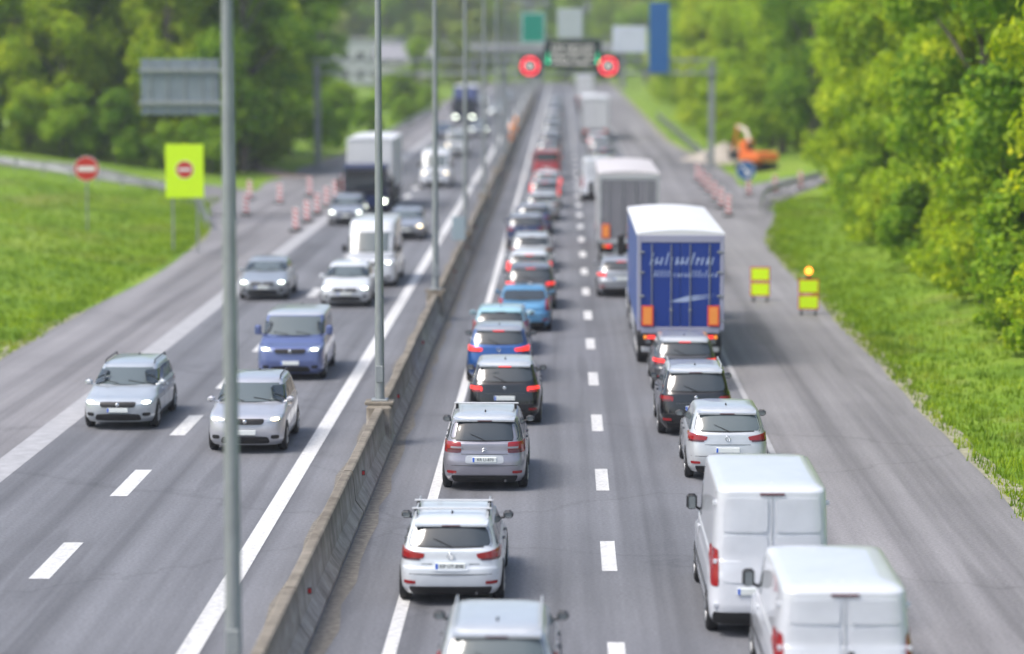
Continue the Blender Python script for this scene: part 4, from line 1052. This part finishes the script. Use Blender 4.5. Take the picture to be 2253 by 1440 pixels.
b = MB(); rnd = random.Random(5)
for row in range(4):
    x = -w/2+.55; z = h-.36-row*.42
    while x < w/2-.55:
        ww = rnd.uniform(.06, .12)
        if rnd.random() > .15:
            b.box(x, x+.03, -.070, -.0605, z-.22, z)
            if rnd.random() > .4: b.box(x+.031, x+ww, -.070, -.0605, z-.03, z)
            if rnd.random() > .5: b.box(x+.031, x+ww, -.070, -.0605, z-.22, z-.19)
        x += ww+.05
b.build('display_text', M_LEDW, rt)
b = MB()
for sx in (-1, 1):
    cx = sx*(w/2-.28)
    b.box(cx-.04, cx+.04, -.070, -.0605, .55, 1.1); b.add([(cx-.16, -.068, .56), (cx+.16, -.068, .56), (cx, -.068, .30)], [(0, 2, 1)])
b.build('arrow', led_green(), rt)
for (xc, lab) in ((1166, 'round speed limit display with a glowing red ring left of the dark message board'), (1337, 'round speed limit display with a glowing red ring right of the dark message board')):
    rr, w2, h2 = panel('speed_display', lab, xc-22, xc+22, 122, 168, M_LEDBG)
    b = MB(); n = 40; R0, R1 = .52, .66
    vs = [(q*math.cos(2*math.pi*k/n), -.068, h2/2+q*math.sin(2*math.pi*k/n)) for q in (R0, R1) for k in range(n)]
    vs += [(v[0], -.0605, v[2]) for v in vs]
    b.add(vs, [(k, (k+1) % n, n+(k+1) % n, n+k) for k in range(n)] + [(n+k, n+(k+1) % n, 3*n+(k+1) % n, 3*n+k) for k in range(n)] + [(k, 2*n+k, 2*n+(k+1) % n, (k+1) % n) for k in range(n)])
    o = b.build('red_ring', M_LEDR, rr); fix_normals(o)
    text_mesh('80', .58, M_LEDW, rr, (0, -.066, h2/2), (math.pi/2, 0, 0), name='speed_digits')
panel('overhead_sign', 'teal green direction sign on the gantry left of the grey board', 1146, 1200, 28, 96, M_SGREEN, frame=M_SWHITE)
panel('overhead_sign', 'tall pale grey board standing above the gantry in the middle', 1226, 1281, 20, 84, mat('pale_grey_board', (.42, .48, .47), .5, noise=.1, nscale=1))
panel('overhead_sign', 'pale bluish white board above the gantry over the right lane', 1346, 1420, 58, 116, mat('pale_blue_board', (.55, .60, .66), .5, noise=.1, nscale=1))
panel('overhead_sign', 'tall blue direction sign at the right end of the gantry', 1426, 1470, 6, 160, M_SBLUE, frame=None)
# ------------------------------------------------------------------ overpass and buildings
YO = YD(500)
r = empty('overpass', (0, YO, 0)); tag(r, 'grey concrete overpass crossing the motorway in the distance', 'bridge')
b = MB(); b.rbox(-75, 75, -4, 4, 6.4, 7.7, .05); b.build('deck', M_CONC2, r)
b = MB(); b.rbox(-75, 75, -4.25, -4.02, 7.2, 8.0, .03); b.build('parapet', mat('parapet_grey', (.42, .42, .44), .8, noise=.2, nscale=.5), r)
b = MB()
for z in (8.4, 8.8, 9.1): b.tube([(-75, -4.1, z), (75, -4.1, z)], .04, 6)
for i in range(76): b.box(-75+2*i-.03, -75+2*i+.03, -4.13, -4.07, 8.0, 9.1)
b.build('railing', M_STEEL, r)
for x in (-30, -16.5, -4.4, 10.5, 26):
    for yy in (-2, 2):
        b = MB(); b.tube([(x, yy, -.5), (x, yy, 6.4)], .5, 14); b.build('pier', M_CONC2, r)
def house(name, label, x0, x1, d, dy, h, wallm, roofm, pitched=True, cat='building', nwin=5):
    Y = YD(d); r = empty(name, ((x0+x1)/2, Y, gz((x0+x1)/2, Y)-.1)); tag(r, label, cat); w = (x1-x0)/2
    b = MB(); b.box(-w, w, 0, dy, 0, h); b.build('wall', wallm, r)
    b = MB()
    if pitched:
        b.add([(-w-.4, -.5, h+.003), (w+.4, -.5, h+.003), (w+.4, dy+.5, h+.003), (-w-.4, dy+.5, h+.003), (-w-.4, dy/2, h+dy*.28), (w+.4, dy/2, h+dy*.28)], [(0, 1, 5, 4), (3, 4, 5, 2), (0, 4, 3), (1, 2, 5), (0, 3, 2, 1)])
    else: b.rbox(-w-.2, w+.2, -.2, dy+.2, h+.003, h+.5, .03)
    b.build('roof', roofm, r)
    fl = max(1, int(h//3))
    for f in range(fl):
        for i in range(nwin):
            cx = -w + (i+.5)*2*w/nwin; cz = 1.6+f*3
            b = MB(); b.rbox(cx-.75, cx+.75, -.06, -.003, cz-.7, cz+.8, .02); fr = b.build('window', M_SWHITE, r)
            b = MB(); b.box(cx-.65, cx+.65, -.065, -.0605, cz-.6, cz+.7); b.build('pane', M_GLASS, fr)
    return r
house('warehouse', 'long pale grey warehouse with flat roof left of the distant overpass', -44, -27, 450, 16, 7, mat('warehouse_grey', (.42, .44, .46), .6, noise=.15, nscale=.4), M_CONC2, False, nwin=7)
house('house', 'pale house with a grey pitched roof beyond the left verge', -27, -19, 400, 9, 5.6, mat('render_pale', (.60, .58, .54), .8, noise=.1, nscale=.6), mat('roof_grey', (.25, .25, .27), .7, noise=.2, nscale=2), nwin=3)
house('house', 'small white house with a brownish roof at the edge of the left wood', -52, -44.5, 385, 9, 5.6, mat('render_white', (.62, .62, .60), .8, noise=.1, nscale=.6), mat('roof_brown', (.28, .17, .12), .8, noise=.2, nscale=2), nwin=3)

# ------------------------------------------------------------------ trees
def crown_mesh(name, seed, H, Rr, z0, nleaf, leaf, lm, nlobe=20, low=False):
    rd = random.Random(seed); lobes = []
    for i in range(nlobe):
        t = (i+.5)/nlobe; z = z0 + (H-z0)*(t**.9); env = Rr*(math.sin(math.pi*min(1, .18+.82*t))**.6)*(1 if not low else 1-.5*t)
        a = rd.uniform(0, 6.283); rr = env*rd.uniform(.25, .78)
        q = Rr*rd.uniform(.17, .42); lobes.append((rr*math.cos(a), rr*math.sin(a), min(z, H-q*.6), q))
    b = MB(); tot = sum(l[3]**2 for l in lobes)
    for (cx, cy, cz, q) in lobes:
        for _ in range(int(nleaf*q*q/tot)):
            v = Vector((rd.gauss(0, 1), rd.gauss(0, 1), rd.gauss(0, 1)*.85+.12)); v.normalize()
            rad = q*(rd.random()**.34)*rd.uniform(.80, 1.22)*(1 if rd.random() < .93 else rd.uniform(1.1, 1.45))
            p = Vector((cx, cy, cz)) + Vector((v.x, v.y, v.z*.8))*rad
            if p.z < .15: continue
            nrm = (v + Vector((rd.gauss(0, .55), rd.gauss(0, .55), rd.gauss(0, .55)+.25))).normalized()
            a = nrm.orthogonal().normalized(); bb = nrm.cross(a); th = rd.uniform(0, 6.28)
            u = a*math.cos(th)+bb*math.sin(th); w_ = nrm.cross(u); s1 = leaf*rd.uniform(.6, 1.25); s2 = s1*.62
            b.add([p-u*s1, p-w_*s2+u*s1*.1, p+u*s1, p+w_*s2+u*s1*.1], [(0, 1, 2, 3)])
    return b, lobes
def tree(name, seed, H, Rr, z0, nleaf, leaf, lm, shrub=False):
    root = empty(name, (0, 0, 0)); rd = random.Random(seed+50)
    b, lobes = crown_mesh(name, seed, H, Rr, z0, nleaf, leaf, lm, 40 if not shrub else 16, shrub)
    b.build('crown', lm, root)
    t = MB()
    pts = [(0, 0, -.5), (rd.uniform(-.1, .1), rd.uniform(-.1, .1), H*.25), (rd.uniform(-.3, .3), rd.uniform(-.3, .3), H*.55), (rd.uniform(-.5, .5), rd.uniform(-.5, .5), H*.88)]
    k = H/14*(1 if not shrub else .5)
    t.tube(pts, [.30*k, .24*k, .15*k, .04*k], 8)
    for (cx, cy, cz, q) in lobes[::2]:
        zb_ = max(H*.12, cz-Rr*.7); f = zb_/H; bx = pts[1][0]*min(1, f*3)
        t.tube([(bx, 0, zb_), (cx*.5, cy*.5, (zb_+cz)/2+.2), (cx, cy, cz)], [.10*k, .07*k, .02*k], 5, cap=False)
    t.build('trunk', M_BARK, root)
    return root
PT = [tree('broadleaf_tree', 11, 15, 4.6, 1.2, 17000, .20, M_LEAF[0]), tree('broadleaf_tree', 23, 17, 5.2, 1.5, 19000, .21, M_LEAF[1]),
      tree('broadleaf_tree', 37, 13, 4.2, .8, 15000, .19, M_LEAF[0]), tree('broadleaf_tree', 41, 18, 4.8, 2.0, 18000, .21, M_LEAF[2])]
PS = [tree('shrub', 61, 4.2, 2.4, .4, 6000, .14, M_LEAF[1], True), tree('shrub', 67, 3.2, 2.1, .3, 5000, .13, M_LEAF[0], True)]
used = set()
def put(proto, x, y, s, label, cat, grp, sz=None):
    if id(proto) in used: o = copy_tree(proto)
    else: o = proto; used.add(id(proto))
    o.location = (x, y, gz(x, y)); o.rotation_euler = (0, 0, random.uniform(0, 6.28)); o.scale = (s, s, (sz or s))
    tag(o, label, cat, grp); return o
rt_ = random.Random(99)
RL = 'leafy tree in the dense bright green wood along the right verge'
y = 62; nrow = 0
while y < 440:
    xf = 15.0 + (3.6 if 160 < y < 200 else 0) - (2.3 if y > 235 else 0)
    if y > 340: xf = 14
    for rrow, dx in enumerate((0, 6.0, 12.5, 20)):
        if rrow == 3 and y < 120: continue
        x = xf + dx + rt_.uniform(-.8, 1.2) + (2.2 if rrow == 0 else 0); yy = y + rt_.uniform(-1.6, 1.6)
        if 172 < yy < 199 and 11 < x < 40: continue
        if rrow == 0: nrow += 1
        put(PT[rt_.choice([0, 0, 1, 2] if rrow < 2 else [0, 1, 3])], x, yy, rt_.uniform(.82, 1.12), RL if rrow or nrow > 20 else 'leafy bright green tree at the edge of the right wood, %s from camera' % ORD[nrow-1], 'tree', 'trees of the right roadside wood', rt_.uniform(.85, 1.15))
    y += 6.8 if y < 200 else 9.5
y = 80
while y < 168:
    x = 14.9 + rt_.uniform(-.7, .7) + (2.2 if y > 140 else 0)
    put(PS[rt_.randint(0, 1)], x, y, rt_.uniform(.75, 1.15), 'low leafy shrub at the foot of the right roadside wood', 'shrub', 'shrubs at the foot of the right wood'); y += 3.6
LL = 'leafy tree in the tall green wood behind the left slip road'
for rrow, y0 in enumerate((192, 200, 211, 224)):
    x = -21.5 - rrow*.3
    while x > -(43 + rrow*4):
        put(PT[rt_.choice([0, 1, 2, 1])], x + rt_.uniform(-.9, .9), y0 + rt_.uniform(-2, 2), rt_.uniform(.9, 1.2), LL, 'tree', 'trees of the left wood', rt_.uniform(.95, 1.25)); x -= 6.3
x = -24
while x > -46:
    put(PS[0], x, 187.5 + rt_.uniform(-1, 1), rt_.uniform(.7, 1.2), 'low dark shrub along the foot of the left wood', 'shrub', 'shrubs at the foot of the left wood'); x -= 3.1
for bi, (x, y, s) in enumerate(((-18.3, 262, .9), (-20.0, 240, 1.1), (-21.5, 268, 1.2), (-24.5, 285, 1.3), (-17.4, 300, .9), (-19, 325, 1.3), (-16.9, 345, 1.0), (-22, 350, 1.4))):
    put(PS[rt_.randint(0, 1)], x, y, s, 'rounded bush on the far left verge, %s going away from the slip road' % ORD[[1, 0, 2, 3, 4, 5, 6, 7][bi]], 'shrub', 'bushes on the far left verge')
for (x, y, s) in ((-30, 262, .9), (-36, 290, .95), (-29, 330, .8), (-34, 350, .9), (-19.5, 372, .6), (-21, 425, .7), (-17.5, 460, .7), (-46, 330, 1), (-54, 360, 1.1)):
    put(PT[rt_.choice([1, 3])], x, y, s*.9, 'tree standing beyond the left wood before the overpass', 'tree', 'trees between the left wood and the overpass')
for rrow, (y0, n0) in enumerate(((540, 0), (566, 1), (604, 2), (650, 3))):
    x = -78 + rrow*2.5
    while x < 74:
        if not (rrow == 0 and -17 < x < 11):
            put(PT[rt_.choice([1, 3, 3, 0])], x + rt_.uniform(-1.5, 1.5), y0 + rt_.uniform(-6, 6), rt_.uniform(1.0, 1.4), 'hazy tree in the distant wood beyond the overpass', 'tree', 'distant wood beyond the overpass', rt_.uniform(1.1, 1.4))
        x += 8.5
# ------------------------------------------------------------------ grass tufts
rg = random.Random(5); b = MB()
def tuft(x, y, k):
    z = gz(x, y)
    hm_ = .75 + .5*(math.sin(x*.9+y*.35)*math.sin(y*.5-x*.4)+1)/2 + (1.1 if rg.random() < .012 else 0)
    for _ in range(k):
        a = rg.uniform(0, 6.28); h = rg.uniform(.08, .24)*hm_; l_ = rg.uniform(.02, .12); ox, oy = rg.gauss(0, .07), rg.gauss(0, .07); w_ = rg.uniform(.012, .03)
        ca, sa = math.cos(a), math.sin(a)
        b.add([(x+ox-sa*w_, y+oy+ca*w_, z), (x+ox+sa*w_, y+oy-ca*w_, z), (x+ox+ca*l_, y+oy+sa*l_, z+h)], [(0, 1, 2)])
for _ in range(22000):
    y = 60 + 105*rg.random()**1.2; x = LE(y) - .05 - rg.expovariate(1/9.0)
    if x > -50: tuft(x, y, 4)
for _ in range(13000):
    y = 36 + 128*rg.random(); x = RE(y) + .05 + rg.expovariate(1/4.0)
    if x < 24: tuft(x, y, 4)
tag(b.build('grass', M_BLADE), 'short bright green grass on the verges', 'grass', kind='stuff')
# ------------------------------------------------------------------ air
hz = MB(); hz.box(-712, 712, -52, 2612, -1.5, 60)
hm = bpy.data.materials.new('haze_air'); hm.use_nodes = True; hn = hm.node_tree.nodes; hn.remove(hn['Principled BSDF'])
pv = hn.new('ShaderNodeVolumePrincipled'); pv.inputs['Density'].default_value = .00035; pv.inputs['Color'].default_value = (.93, .96, 1, 1); pv.inputs['Anisotropy'].default_value = .3
hm.node_tree.links.new(pv.outputs[0], hn['Material Output'].inputs['Volume'])
USE_HAZE = True
if USE_HAZE:
    tag(hz.build('haze', hm), 'thin pale haze over the far end of the motorway', 'haze', kind='stuff')
